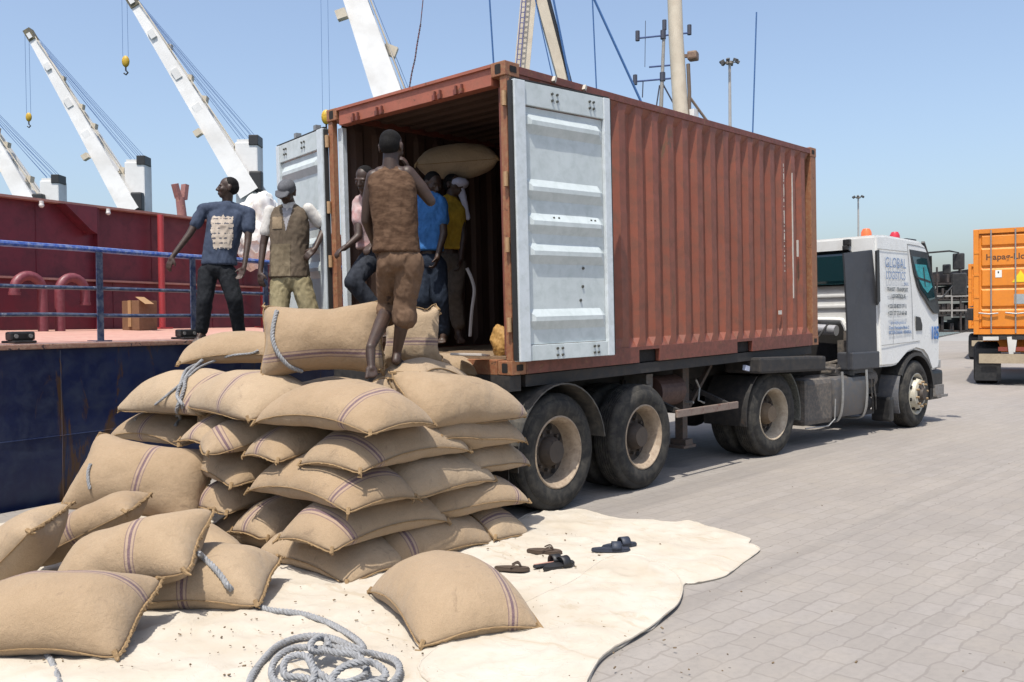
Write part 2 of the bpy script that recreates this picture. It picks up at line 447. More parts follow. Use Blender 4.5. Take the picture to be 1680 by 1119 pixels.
M_SHADOW = paint('painted_shade', (.012, .01, .009), .9)  # near-black standing in for the shade inside holes and openings
M_STEEL = paint('galvanised', (.42, .42, .41), .45, .6, dirt=(.2, .15, .1), scale=8)
CA = radians(1.0)
def corr_profile(n0, n1, pitch, depth):
    """trapezoid wave: list of (s, d)"""
    out = []; s = n0
    while s < n1 - 1e-6:
        for a, d in ((0, 0), (.10, 0), (.142, depth), (.225, depth), (.278, 0)):
            t = s + a / .278 * pitch
            if t <= n1 + 1e-6: out.append((t, d))
        s += pitch
    return out
def corr_wall(b, x0, x1, z0, z1, y, depth, pitch, nz=26, dents=.006, seed=1, sgn=1):
    pr = corr_profile(x0, x1, pitch, depth); pr2 = [pr[0]]
    for q in pr[1:]:
        if q[0] - pr2[-1][0] > 1e-4: pr2.append(q)
    P = []
    for x, d in pr2:
        row = []
        for i in range(nz + 1):
            t = i / nz; z = z0 + (z1 - z0) * t
            # the pressed ribs run out into the flat rails at both ends
            k = 1.0
            if t < .03: k = t / .03
            if t > .955: k = max(0, (1 - t) / .045)
            n = noise.noise(Vector((x * 2.2, z * 2.2, seed))) * dents + noise.noise(Vector((x * 6, z * 6, seed + 5))) * dents * .6
            row.append(Vector((x + noise.noise(Vector((x * 3, z * 2, seed + 9))) * dents, y + sgn * (d * k + n), z)))
        P.append(row)
    b.grid(P)
def corner_casting(c, parent, sx, sy, sz, mat):
    """solid block with a dark oblong as painted hole on each outer face"""
    b = MB(); w, d, h = .178, .162, .118
    x0, y0, z0 = c
    b.b2((x0, y0, z0), (x0 + sx * w, y0 + sy * d, z0 + sz * h), .006)
    o = b.build('corner_casting', mat, parent)
    b = MB()
    def hole_shade(cen, ax, hw, hh):
        pts = []
        for i in range(20):
            t = 2 * pi * i / 20; u = cos(t) * hw; v = sin(t) * hh
            v = max(-hh * .9, min(hh * .9, v * 1.25)); u = max(-hw * .95, min(hw * .95, u * 1.15))
            pts.append((u, v))
        vs = []
        for u, v in pts: vs.append(b.bm.verts.new(Vector(cen) + (Vector((0, u, v)) if ax == 'x' else Vector((u, 0, v)))))
        b.bm.faces.new(vs)
    hole_shade((x0 - sx * .002, y0 + sy * d * .5, z0 + sz * h * .5), 'x', .035, .045)
    hole_shade((x0 + sx * w * .55, y0 - sy * .002, z0 + sz * h * .5), 'y', .045, .03)
    b.build('hole_shade', M_SHADOW, o)
    return o
def door_panel(parent, name, H, Wd, hinge_side):
    """inner face of a container door: local x = away from the hinge, z up, y = -normal of the inner face (inner face at y=0, towards -y)"""
    b = MB()
    prof = []
    for f in (.144, .381, .503, .612, .851):
        z = H * (1 - f)
        prof += [(z + .085, 0), (z + .022, -.036), (z - .012, -.036), (z - .085, 0)]
    prof = [(H - .20, 0)] + prof + [(.135, 0)]
    prof.sort(key=lambda q: -q[0])
    x0, x1 = .125, Wd - .085; P = []
    for i, tx in enumerate(np.linspace(0, 1, 15)):
        row = []
        for z, d in prof:
            k = min(1, tx / .055, (1 - tx) / .055)
            x = x0 + (x1 - x0) * tx
            row.append(Vector((x, .018 + d * k + noise.noise(Vector((x * 4, z * 3, 4))) * .003, z)))
        P.append(row)
    b.grid(P)
    pan = b.build(name, M_PALE, parent)
    md = pan.modifiers.new('thick', 'SOLIDIFY'); md.thickness = .006
    b = MB()
    b.b2((0, -.03, 0), (.12, .045, H), .006); b.b2((Wd - .08, -.022, 0), (Wd, .045, H), .006)
    b.build('door_stile', M_FRAMEP, pan)
    b = MB(); b.b2((.121, -.012, H - .19), (Wd - .081, .04, H - .001), .004); b.b2((.121, -.012, .001), (Wd - .081, .04, .13), .004)
    b.build('door_rail', M_PALE, pan)
    b = MB(); b.b2((-.024, -.012, .01), (-.001, .03, H - .01)); b.b2((Wd + .001, -.010, .01), (Wd + .022, .03, H - .01)); b.b2((.0, -.008, H + .001), (Wd, .03, H + .016)); b.build('gasket', M_BLACK, pan)
    b = MB()                                                # bolt heads and the marks of old fastenings
    for zc in (H - .09, .065, H * .5, H * .5 + .02):
        for xc in (.44, .50, .90, .95):
            for dz in (-.028, .028):
                b.cyl((xc, -.026 if abs(zc - H * .5) > .1 else -.01, zc + dz), (xc, .0, zc + dz), .011, n=8)
    for q in ((.80, .78), (.79, .62), (.76, .50), (.755, .36)): b.cyl((q[0], .002, q[1]), (q[0], .02, q[1]), .013, n=8)
    b.build('bolt', paint('rusty_bolt', (.10, .10, .085), .6, .3), pan)
    return pan

def container(root):
    L, W, H = 6.058, 2.438, 2.591
    # walls
    b = MB(); corr_wall(b, .17, L - .17, .155, H - .085, .012, .050, .2865, seed=3); 
    wl = b.build('side_wall', M_RED, root)
    b = MB(); b.b2((5.33, .004, .62), (5.35, .0156, 2.2)); 
    for z, h in ((1.55, .16), (1.35, .08), (1.9, .1), (2.1, .07)): b.b2((5.10, .0085, z), (5.116, .0156, z + h))
    b.b2((5.46, .0, 1.15), (5.49, .0158, 1.36)); b.b2((4.92, .006, .42), (5.00, .0155, .47))
    for i in range(22): b.b2((5.10 + random.uniform(-.004, .004), .010, .95 + i * .062), (5.112 + random.uniform(0, .006), .0156, .95 + i * .062 + random.uniform(.012, .045)))
    b.build('paint_scrape', paint('scrape_white', (.62, .58, .52), .7, dirt=(.5, .3, .2), scale=20), wl)
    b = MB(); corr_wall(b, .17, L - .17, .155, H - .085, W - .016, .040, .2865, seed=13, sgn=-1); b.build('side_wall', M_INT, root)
    # near wall gets its own darkened inner sheet to look shaded; roof with cross ribs
    b = MB(); P = []
    for x, d in corr_profile(.14, L - .14, .209, .02):
        P.append([Vector((x, y, H - .03 - d)) for y in np.linspace(.05, W - .05, 6)])
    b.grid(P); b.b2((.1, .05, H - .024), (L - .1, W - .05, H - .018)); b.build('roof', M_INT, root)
    b = MB(); corr_wall(b, .19, L - .19, .16, H - .09, .028, .050, .2865, seed=3); b.build('dark_inner_sheet', M_INT, root)  # added sheet, its dark colour paints the shade on the inside
    b = MB(); b.b2((.1, .06, .125), (L - .08, W - .06, .15)); b.build('floor', M_PLY, root)
    b = MB(); b.b2((L - .06, .15, .16), (L - .045, W - .15, H - .1)); b.build('end_wall', M_INT, root)
    # rails
    b = MB(); b.b2((.18, .0, H - .088), (L - .18, .062, H - .022), .004); b.b2((.18, W - .062, H - .088), (L - .18, W, H - .022), .004); b.build('top_rail', M_REDR, root)
    b = MB()
    for y0, y1 in ((.0, .05), (W - .05, W)):
        for xa, xb in ((.18, 1.86), (2.22, 3.84), (4.20, L - .18)): b.b2((xa, y0, .0), (xb, y1, .158), .003)
        for xa, xb in ((1.86, 2.22), (3.84, 4.20)): b.b2((xa, y0, .125), (xb, y1, .158))
    b.build('bottom_rail', M_REDR, root)
    b = MB()
    for xa in (1.86, 3.84): b.b2((xa, .056, .001), (xa + .36, .075, .124))
    b.build('fork_pocket_shade', M_SHADOW, root)  # dark plates paint the shade inside the fork pockets
    b = MB()
    for i in range(14): b.b2((.35 + i * .41, .06, .02), (.39 + i * .41, W - .06, .12))
    b.build('cross_member', M_REDR, root)
    # rear frame
    b = MB(); b.b2((.02, .178, H - .175), (.12, W - .178, H - .012), .004); b.b2((.0, .163, H - .03), (.16, W - .163, H - .004)); hd = b.build('header', M_HEAD, root)
    b = MB()
    for y in (.55, .82, 1.62, 1.98):
        for d in (-.035, .035): b.b2((-.012, y + d - .018, H - .178), (.018, y + d + .018, H - .135)); b.b2((-.004, y + d - .008, H - .135), (.018, y + d + .008, H - .10))
    b.build('cam_keeper', M_REDR, hd)
    b = MB(); b.b2((.01, .178, -.002), (.14, W - .178, .124), .004); b.build('sill', M_POST, root)
    for y0, y1 in ((.004, .075), (W - .075, W - .004)):
        b = MB(); b.b2((.014, y0, .118), (.075, y1, H - .118), .005)
        ps = b.build('corner_post', M_POST, root)
        b = MB(); yy = y0 if y0 < 1 else y1
        for z in (.42, 1.08, 1.62, 2.28): b.cyl((-.008, yy + (.006 if y0 < 1 else -.006), z - .06), (-.008, yy + (.006 if y0 < 1 else -.006), z + .06), .021, n=10)
        b.build('hinge', paint('hinge_tan', (.46, .29, .15), .6, dirt=(.2, .1, .05), scale=12), ps)
        b = MB(); yo = .075 if y0 < 1 else W - .155
        b.b2((.078, yo + .003, .16), (.13, yo + .076, H - .185), .003); b.build('door_stop', M_FRAMEP if y0 > 1 else M_REDR, ps)
    for x in (L - .075,):
        for y0, y1 in ((.004, .16), (W - .16, W - .004)):
            b = MB(); b.b2((x - .09, y0, .118), (x + .071, y1, H - .118), .005); b.build('corner_post', M_POST, root)
    for x, sx in ((0, 1), (L, -1)):
        for y, sy in ((0, 1), (W, -1)):
            for z, sz in ((0, 1), (H, -1)):
                corner_casting((x, y, z), root, sx, sy, sz, M_POST)
    # doors: right one swung round against the side wall, left one swung straight out
    Hd = H - .29
    def hang(name, hx, hy, ang, inner_sign):
        pan = door_panel(root, name, Hd, 1.16, 1)
        pan.location = (hx, hy, .115); pan.rotation_euler = (0, 0, ang)
        return pan
    # near door: local x runs along +x of the container, inner face towards -y
    pan = hang('door', -.015, -.085, radians(-6.0), 1)
    b = MB()
    for x in (.3, .78): b.cyl((x, .065, .05), (x, .065, Hd - .05), .016)
    b.build('lock_rod', M_STEEL, pan)
    # far door: local x runs along +y, inner face (its -y) towards -x : mirror so that the inner face looks back
    pan = door_panel(root, 'door', Hd, 1.16, 1)
    pan.location = (-.01, W + .03, .115)
    pan.scale = (1, 1, 1)
    # x_local -> +y, y_local(-normal) -> +x  needs a mirrored frame; turn the mesh data instead
    for o in [pan] + list(pan.children):
        for v in o.data.vertices: v.co = Vector((v.co.y, v.co.x, v.co.z))
        o.data.flip_normals()
    pan.rotation_euler = (0, 0, radians(-10))
    b = MB()
    for y in (.3, .78): b.cyl((.075, y, .02), (.075, y, Hd + .06), .016)
    for y in (.3, .78): b.b2((.04, y - .03, Hd + .03), (.10, y + .03, Hd + .09))
    b.build('lock_rod', M_STEEL, pan)
    b = MB()
    for x in (.62, 1.05): b.box((x, -.012, H - .055), (.03, .03, .05), mathutils.Euler((0, .5, .2)))
    b.build('door_hook', paint('hook_pale', (.55, .5, .42), .6), root)
    return root
CT = thing('shipping_container', 'open red brown shipping container on the trailer, its pale inner doors swung out', 'container', (0, 0, 1.225), (0, -CA, 0))
container(CT)
# ------------------------------------------------------------------ wheels
M_TYRE = paint('tyre_rubber', (.030, .029, .028), .85, dirt=(.15, .135, .11), dirt_amt=.45, scale=2.4, bump=.25, bscale=90, var=.25, spec=.25)
M_RIM = paint('rim_dusty', (.40, .31, .22), .65, dirt=(.22, .15, .10), dirt_amt=.7, scale=5, rust=(.16, .09, .05), rust_amt=.62, bump=.25)
M_RIMD = paint('rim_shade_brown', (.055, .042, .033), .7, dirt=(.10, .075, .055), dirt_amt=.5, scale=6, bump=.25)  # brown darkened to paint the shade of recessed discs and hubs
M_CHAS = paint('chassis_dark', (.020, .019, .019), .75, dirt=(.07, .058, .048), dirt_amt=.7, scale=3, rust=(.08, .045, .03), rust_amt=.66, bump=.3)
M_GREY = paint('grey_paint_dirty', (.22, .21, .20), .6, dirt=(.16, .12, .09), dirt_amt=.7, scale=4, bump=.2)
def wheel(parent, loc, R=.52, W=.27, front=False, ry=0.0, mat_rim=None, gap=.06):
    """outer face towards local -y at y=0; tyre, deep dished rim, hub, nuts"""
    b = MB(); r = R
    prof = [(r * .60, .035), (r * .605, .012), (r * .64, .002), (r * .72, -.012), (r * .80, -.014), (r * .865, -.004), (r * .90, .010), (r * .905, .014), (r * .955, .022), (r * .985, .036), (r, .055)]
    tread = []
    for i in range(1, 6):
        y = .055 + (W - .11) * i / 6
        tread += [(r, y - .006), (r - .012, y - .004), (r - .012, y + .004), (r, y + .006)]
    prof = prof + tread + [(r, W - .055), (r * .985, W - .036), (r * .905, W - .014), (r * .8, W + .012), (r * .64, W), (r * .6, W - .02)]
    b.lathe(prof, n=56)
    ty = b.build('wheel', M_TYRE, parent, True); ty.location = loc; ty.rotation_euler = (0, ry, 0)
    rm = mat_rim or M_RIM
    if not front:
        b = MB()
        b.lathe([(r * .615, .030), (r * .62, .006), (r * .60, .0), (r * .585, .004), (r * .575, .018), (r * .55, .028), (r * .52, .075), (r * .50, .15), (r * .49, .165)], n=48)
        b.build('rim', rm, ty, True)
        b = MB(); pr = [(r * .49, .165), (r * .43, .172), (r * .33, .150), (r * .27, .135), (r * .26, .128)]
        b.lathe(pr, n=48); b.build('disc', M_RIMD, ty, True)
        b = MB()
        b.lathe([(r * .26, .130), (r * .25, .09), (r * .20, .05), (r * .19, .03), (.0, .028)], n=28); b.build('hub', M_RIMD if mat_rim is None else paint('hub_dust', (.20, .14, .085), .6, dirt=(.1, .07, .05), scale=12), ty, True)
        b = MB()
        for i in range(10):
            t = 2 * pi * i / 10 + .2; b.cyl((r * .325 * cos(t), .152, r * .325 * sin(t)), (r * .325 * cos(t), .112, r * .325 * sin(t)), .016, n=6)
        b.build('wheel_nut', M_RIMD, ty)
        b = MB()
        for i in range(8):
            t = 2 * pi * i / 8 + .5
            c = Vector((r * .41 * cos(t), .158, r * .41 * sin(t)))
            vs = [b.bm.verts.new(c + Vector((cos(a) * .030, 0, sin(a) * .030))) for a in [2 * pi * k / 14 for k in range(14)]]
            b.bm.faces.new(vs)
        b.build('hand_hole_shade', M_SHADOW, ty)  # flat dark discs painted as the shade in the hand holes
    else:
        b = MB()
        b.lathe([(r * .615, .030), (r * .62, .006), (r * .60, .0), (r * .57, .012), (r * .53, .05), (r * .50, .06), (r * .47, .03), (r * .42, -.045), (r * .34, -.060), (r * .30, -.060), (r * .295, -.035)], n=48)
        b.build('rim', rm, ty, True)
        b = MB(); b.lathe([(r * .295, -.04), (r * .27, -.062), (r * .20, -.075), (r * .17, -.11), (.0, -.115)], n=28); b.build('hub', M_RIMD, ty, True)
        b = MB()
        for i in range(10):
            t = 2 * pi * i / 10 + .2; b.cyl((r * .36 * cos(t), -.055, r * .36 * sin(t)), (r * .36 * cos(t), -.100, r * .36 * sin(t)), .017, n=6)
        b.build('wheel_nut', paint('nut_rust', (.35, .24, .13), .6, dirt=(.15, .08, .04), scale=20), ty)
        b = MB()
        for i in range(8):
            t = 2 * pi * i / 8 + .3; c = Vector((r * .475 * cos(t), .018, r * .475 * sin(t)))
            b.cyl(c + Vector((0, .02, 0)), c + Vector((0, -.022, 0)), .026, n=10)
        b.build('hand_hole_shade', M_SHADOW, ty)  # dark plugs painted as the shade in the hand holes
    return ty
def arch(b, cx, cy0, cy1, cz, R, t0, t1, th=.012, n=18):
    """thin curved wing about a wheel: angle from the forward horizontal"""
    P0 = []; P1 = []
    for i in range(n + 1):
        t = radians(t0 + (t1 - t0) * i / n)
        P0.append((R * cos(t), R * sin(t))); P1.append(((R + th) * cos(t), (R + th) * sin(t)))
    poly = P0 + P1[::-1]
    b.prism([(cx + x, cz + z) for x, z in poly], cy0, cy1)
    return b
# ------------------------------------------------------------------ trailer
TR = thing('container_trailer', 'dusty twin axle semi trailer carrying the red brown container', 'trailer', (0, 0, 0))
def trz(x): return 1.225 + x * math.tan(CA)
for cx, cs in ((.60, .52), (1.93, .52)):
    wheel(TR, (cx, -.005, cs), .52, .28); wheel(TR, (cx, .33, cs), .52, .28)
    a = wheel(TR, (cx, 2.443, cs), .52, .28); a.rotation_euler = (0, 0, pi)
    b = MB(); b.cyl((cx, .3, cs), (cx, 2.14, cs), .07); b.box((cx, .62, cs), (.16, .2, .16)); b.box((cx, 1.82, cs), (.16, .2, .16)); b.build('axle', M_CHAS, TR)
b = MB()
for y in (.72, 1.62):
    b.bar((.05, y, trz(.05) - .19), (5.9, y, trz(5.9) - .13), .14, .34); 
for i in range(8): b.bar((.25 + i * .72, .1, trz(.25 + i * .72) - .05), (.25 + i * .72, 2.34, trz(.25 + i * .72) - .05), .1, .09)
b.bar((.06, .02, trz(0) - .07), (.06, 2.42, trz(0) - .07), .14, .13)
for y in (.06, 2.38): b.bar((.2, y, trz(.2) - .06), (5.9, y, trz(5.9) - .06), .06, .1)
b.build('frame', M_CHAS, TR)
b = MB()
for y in (.66, 1.70):
    for cx in (.60, 1.93):
        pts = [Vector((cx - .52, y, .74)), Vector((cx, y, .63)), Vector((cx + .52, y, .74))]
        for q in range(4): b.tube([p + Vector((0, 0, -.02 * q)) for p in smooth_poly(pts, 6, False)], .034, 6)
    b.box((1.265, y, .80), (.22, .08, .22)); b.box((.02, y, .86), (.16, .08, .34)); b.box((2.52, y, .86), (.16, .08, .34))
b.build('spring', M_CHAS, TR)
for cx, t0, t1 in ((.60, 8, 166),):
    b = MB(); arch(b, cx, -.06, .62, .52, .60, t0, 178)
    b.b2((cx - .61, -.06, .42), (cx - .598, .62, .54)); b.build('mudguard', paint('mudguard_grey', (.06, .057, .053), .6, dirt=(.22, .19, .15), dirt_amt=.5, scale=3, bump=.2), TR)
b = MB(); b.b2((-.04, .02, .28), (-.03, .64, .93)); b.build('mud_flap', M_CHAS, TR)
# landing gear, side bar, air tank
for y in (.42, 2.0):
    b = MB(); b.bar((3.30, y, 1.2), (3.30, y, .62), .13, .13, (1, 0, 0)); b.bar((3.30, y, .63), (3.30, y, .31), .10, .10, (1, 0, 0))
    b.bar((3.30, y, .33), (3.30, y, .26), .2, .15, (1, 0, 0)); b.box((3.30, y, .25), (.26, .22, .03)); b.bar((3.34, y, .58), (3.95, y, 1.14), .05, .04)
    b.build('landing_leg', paint('leg_rusty', (.075, .062, .055), .7, dirt=(.17, .11, .08), dirt_amt=.7, scale=5, rust=(.15, .08, .05), rust_amt=.6), TR)
b = MB(); b.cyl((3.30, .36, .75), (3.30, .26, .75), .016); b.tube([Vector((3.42, .3, 1.0)), Vector((3.5, .3, .9)), Vector((3.47, .3, .76)), Vector((3.6, .3, .72))], .012); b.build('crank_handle', M_STEEL, TR)
b = MB(); b.b2((2.50, -.03, .66), (3.80, .0, .74), .008); b.build('side_bar', paint('bar_rusty', (.22, .16, .13), .6, dirt=(.35, .28, .22), dirt_amt=.5, scale=7, rust=(.18, .075, .05), rust_amt=.55), TR)
b = MB(); b.bar((2.62, .0, .70), (2.62, .7, .96), .05); b.bar((3.66, .0, .70), (3.66, .7, .96), .05); b.build('bar_bracket', M_CHAS, TR)
b = MB(); b.cyl((2.66, .42, .90), (3.14, .42, .90), .17, n=24); b.build('air_tank', paint('tank_rusty', (.11, .055, .042), .6, dirt=(.07, .045, .04), dirt_amt=.6, scale=5), TR)
b = MB(); b.b2((2.50, .35, .78), (2.62, .8, 1.1)); b.b2((2.30, .26, .85), (2.46, .34, 1.0)); b.build('valve_box', M_GREY, TR)
b = MB(); b.box((4.16, .06, 1.10), (.10, .04, .06), mathutils.Euler((0, .2, 0))); b.build('plastic_rag', paint('rag_blue', (.55, .6, .75), .6), TR)
# ------------------------------------------------------------------ white tractor unit
M_WHITE = paint('cab_white', (.80, .80, .78), .32, dirt=(.62, .59, .54), dirt_amt=.35, scale=1.5, bump=.04, var=.03)
M_CABP = paint('cab_grey_plastic', (.045, .047, .055), .55, dirt=(.085, .085, .085), dirt_amt=.4, scale=2, bump=.1)
M_BLKP = paint('black_plastic', (.018, .018, .019), .45, dirt=(.06, .055, .05), dirt_amt=.5, scale=4)
M_DUST = paint('dusty_grey', (.095, .085, .077), .7, dirt=(.27, .22, .17), dirt_amt=.7, scale=5, rust=(.17, .10, .06), rust_amt=.64, bump=.35)
gm, nt, b_ = newmat('cab_glass'); k_ = NT(nt)
b_.inputs['Base Color'].default_value = (.008, .03, .036, 1); b_.inputs['Roughness'].default_value = .06; b_.inputs['Specular IOR Level'].default_value = .9
M_GLASS = gm
M_TEAL = paint('cab_interior_teal', (.04, .33, .36), .6, scale=9, var=.35, dirt=(.015, .10, .12), dirt_amt=.8)
M_BLUET = paint('lettering_blue', (.16, .25, .44), .6, scale=14, dirt=(.4, .5, .6), dirt_amt=.5)
M_BLACKT = paint('lettering_black', (.10, .12, .13), .6, scale=14)
M_BLUE2 = paint('number_blue', (.03, .17, .50), .5)
TC = thing('tractor_unit', 'white tractor unit with dark side fairing coupled to the container trailer', 'truck', (4.76, -.01, 0), (0, 0, radians(-5.4)))
# chassis and wheels
b = MB()
for y in (.78, 1.66): b.b2((-1.0, y - .04, .72), (4.9, y + .04, .98))
for x in (-.7, .0, .9, 2.0, 3.2): b.b2((x, .82, .76), (x + .1, 1.62, .94))
b.b2((2.9, .35, .55), (4.4, 2.1, 1.25)); b.build('chassis', M_CHAS, TC)
wheel(TC, (-.02, 0, .515), .52, .28, mat_rim=paint('rim_pale', (.46, .38, .28), .6, dirt=(.25, .18, .12), dirt_amt=.6, scale=5)); wheel(TC, (-.02, .33, .515), .52, .28)
a = wheel(TC, (-.02, 2.44, .515), .52, .28); a.rotation_euler = (0, 0, pi)
b = MB(); b.cyl((-.02, .3, .515), (-.02, 2.14, .515), .09); b.ball((-.02, 1.22, .515), .24); b.cyl((4.07, .3, .515), (4.07, 2.14, .515), .06); b.build('axle', M_CHAS, TC)
fw = wheel(TC, (4.07, .03, .51), .515, .29, front=True, mat_rim=paint('rim_white', (.60, .56, .46), .55, dirt=(.42, .33, .2), dirt_amt=.6, scale=7, rust=(.25, .15, .08), rust_amt=.63)); fw.rotation_euler = (0, 0, radians(3))
a = wheel(TC, (4.07, 2.41, .51), .515, .29, front=True); a.rotation_euler = (0, 0, pi)
b = MB(); arch(b, -.02, .0, .60, .515, .60, -12, 52, .012); b.build('mudguard', paint('guard_worn', (.10, .10, .09), .6, dirt=(.30, .30, .24), dirt_amt=.6, scale=9), TC)
b = MB(); arch(b, -.02, .0, .60, .515, .60, 128, 190, .012); b.build('mudguard', M_CHAS, TC)
b = MB(); b.lathe([(.05, .0), (.45, .0), (.52, .02), (.52, .05), (.05, .06)], o=(.1, 1.22, 1.02), axis='z', n=28); b.b2((-.5, .75, .98), (.6, 1.7, 1.02)); b.build('fifth_wheel', M_CHAS, TC)
b = MB(); b.b2((.8, .55, .985), (1.9, 1.9, 1.0)); b.box((1.3, .5, 1.01), (.7, .34, .012), mathutils.Euler((.06, -.03, .1))); b.build('deck_plate', paint('plate_rusty', (.30, .17, .11), .75, dirt=(.38, .30, .23), dirt_amt=.6, scale=5), TC)
b = MB(); b.bar((-.55, .10, 1.13), (1.0, .12, 1.10), .5, .19, bev=.03); b.build('trailer_apron', M_CHAS, TC)
# tank, boxes, pipes on the near side
b = MB(); b.b2((.88, .10, .27), (1.62, .70, .88), .07); b.build('battery_box', M_DUST, TC)
b = MB(); b.b2((1.66, .08, .30), (2.66, .72, .88), .13); tk = b.build('fuel_tank', paint('tank_grey', (.10, .10, .105), .5, .2, dirt=(.20, .16, .12), dirt_amt=.6, scale=3, bump=.2), TC, True)
b = MB()
for x in (1.78, 2.48):
    pts = [(.06, .95), (.05, .6), (.09, .34), (.2, .26), (.5, .25)]; b.tube(smooth_poly([Vector((x, y, z)) for y, z in pts], 5, False), .018, 6)
b.build('tank_strap', M_STEEL, tk); b = MB(); b.cyl((2.2, .16, .88), (2.2, .16, .95), .06); b.build('tank_cap', M_BLKP, tk)
b = MB(); b.cyl((2.74, .30, .80), (3.02, .30, .80), .15, n=24); b.cyl((3.02, .30, .80), (3.08, .30, .80), .12, n=24); b.build('air_filter', M_DUST, TC, True)
b = MB(); b.cyl((2.72, .42, .42), (3.15, .42, .42), .13); b.b2((2.7, .2, .28), (3.0, .6, .34)); b.tube([Vector((2.72, .12, .8)), Vector((2.70, .08, .55)), Vector((2.76, .1, .34))], .014); b.tube([Vector((2.82, .12, .8)), Vector((2.80, .08, .55)), Vector((2.85, .1, .36))], .014); b.build('silencer', M_CHAS, TC)
b = MB(); b.tube(smooth_poly([Vector((1.0, .25, 1.0)), Vector((1.4, .3, 1.02)), Vector((1.9, .25, .98)), Vector((2.4, .3, .97)), Vector((2.8, .3, 1.0))], 6, False), .025)
b.tube(smooth_poly([Vector((1.1, .5, 1.02)), Vector((1.6, .45, 1.06)), Vector((2.2, .5, 1.03)), Vector((2.7, .5, 1.08))], 6, False), .03)
b.box((2.05, .35, .97), (.3, .2, .12), mathutils.Euler((0, .1, .2))); b.build('pipe', M_DUST, TC)
b = MB(); b.tube(smooth_poly([Vector((.95, .45, 1.48)), Vector((1.02, .40, 1.32)), Vector((.92, .36, 1.20)), Vector((1.1, .38, 1.10)), Vector((.9, .4, 1.02))], 6, False), .014, 6)
b.tube(smooth_poly([Vector((.95, .75, 1.6)), Vector((1.4, .72, 1.2)), Vector((2.0, .7, 1.25)), Vector((2.7, .75, 1.6))], 6, False), .014, 6); b.build('air_hose', M_BLKP, TC)
b = MB(); b.tube([Vector((.8, .05, .26)), Vector((1.35, .03, .25)), Vector((1.5, .02, .33)), Vector((1.52, .02, .6))], .009, 6); b.build('side_wire', M_STEEL, TC)
b = MB(); b.b2((2.5, .36, .98), (2.64, .5, 1.36)); b.b2((2.68, .44, 1.0), (2.72, .5, 1.5)); b.build('bracket', M_DUST, TC)
# cab shell
Y0, Y1 = .045, 2.39
prof = [(2.90, .965), (3.30, .965), (3.46, .98), (3.62, 1.06), (3.80, 1.15), (4.07, 1.19), (4.34, 1.15), (4.52, 1.06), (4.66, .93), (4.76, .84), (5.08, .86), (5.15, .95), (5.17, 1.30), (5.15, 1.72), (4.98, 2.15), (4.72, 2.72), (4.60, 2.82), (4.40, 2.87), (3.2, 2.90), (2.90, 2.88)]
def cabf(x, y, z):
    # the front and the roof draw in a little; nose rounded towards its corners
    t = max(0, (z - 1.9)) * .07; s = 1 if y < 1.2 else -1
    e = abs(y - 1.22) / 1.175; fx = x - max(0, x - 4.4) * .30 * max(0, e - .55) / .45 * 1.0
    return Vector((fx, y + s * t, z))
b = MB()
rings = []
ys = [Y0, Y0 + .0] + [Y0 + .10, Y0 + .35, 1.22, Y1 - .35, Y1 - .10, Y1]
ys = sorted(set(ys)); V = []
for y in ys: V.append([b.bm.verts.new(cabf(x, y, z)) for x, z in prof])
for A, B in zip(V, V[1:]):
    for i in range(len(prof)): b.bm.faces.new((A[i], A[(i + 1) % len(prof)], B[(i + 1) % len(prof)], B[i]))
b.bm.faces.new(V[0][::-1]); b.bm.faces.new(V[-1])
cab = b.build('cab', M_WHITE, TC, False, bev=.035)
cab.data.polygons.foreach_set('use_smooth', [True] * len(cab.data.polygons)); cab.data.set_sharp_from_angle(angle=radians(35))
def sy(z): return Y0 + max(0, z - 1.9) * .07
def plate(b, poly, t=.006, off=0.0):
    A = []; B = []
    for x, z in poly:
        e = cabf(x, Y0, z); A.append(b.bm.verts.new((e.x, e.y - off, z))); B.append(b.bm.verts.new((e.x, e.y - off - t, z)))
    n = len(poly)
    for i in range(n): b.bm.faces.new((A[i], A[(i + 1) % n], B[(i + 1) % n], B[i]))
    b.bm.faces.new(A[::-1]); b.bm.faces.new(B); return b
sub = lambda p: [q for a, c in zip(p, p[1:] + p[:1]) for q in [(a[0] + (c[0] - a[0]) * t, a[1] + (c[1] - a[1]) * t) for t in (0, .25, .5, .75)]]
b = MB(); plate(b, sub([(3.98, 2.72), (4.70, 2.70), (4.98, 2.15), (5.15, 1.74), (4.87, 1.74), (4.62, 1.84), (4.30, 2.02), (4.18, 2.14), (4.06, 2.40)]), .006); dw = b.build('door_window_frame', M_BLKP, cab)
b = MB(); plate(b, sub([(4.04, 2.62), (4.62, 2.60), (4.86, 2.16), (4.92, 1.98), (4.60, 1.94), (4.28, 2.10), (4.14, 2.34)]), .003, .0075); b.build('door_window', M_GLASS, cab)
b = MB(); plate(b, sub([(4.10, 2.50), (4.56, 2.50), (4.80, 2.16), (4.52, 2.06), (4.34, 2.14), (4.20, 2.28)]), .002, .0115); b.build('window_view', M_TEAL, cab)  # cab interior seen through the glass, painted on as a teal plate
b = MB(); plate(b, [(4.38, 2.46), (4.42, 2.46), (4.44, 2.16), (4.40, 2.16)], .002, .0145); plate(b, sub([(4.10, 2.32), (4.3, 2.29), (4.72, 2.25), (4.72, 2.22), (4.3, 2.255), (4.12, 2.285)]), .002, .0145); b.build('window_bar', M_BLKP, cab)
b = MB(); plate(b, [(4.06, 1.70), (4.22, 1.68), (4.29, 1.56), (4.28, 1.48), (4.07, 1.48)], .004); hn = b.build('door_handle', M_BLKP, cab)
def groove(pts, wd=.007): 
    b = MB(); P = [Vector((cabf(x, Y0, z).x, cabf(x, Y0, z).y - .001, z)) for x, z in pts]; b.tube(smooth_poly(P, 5, False), wd * .5, 5); return b
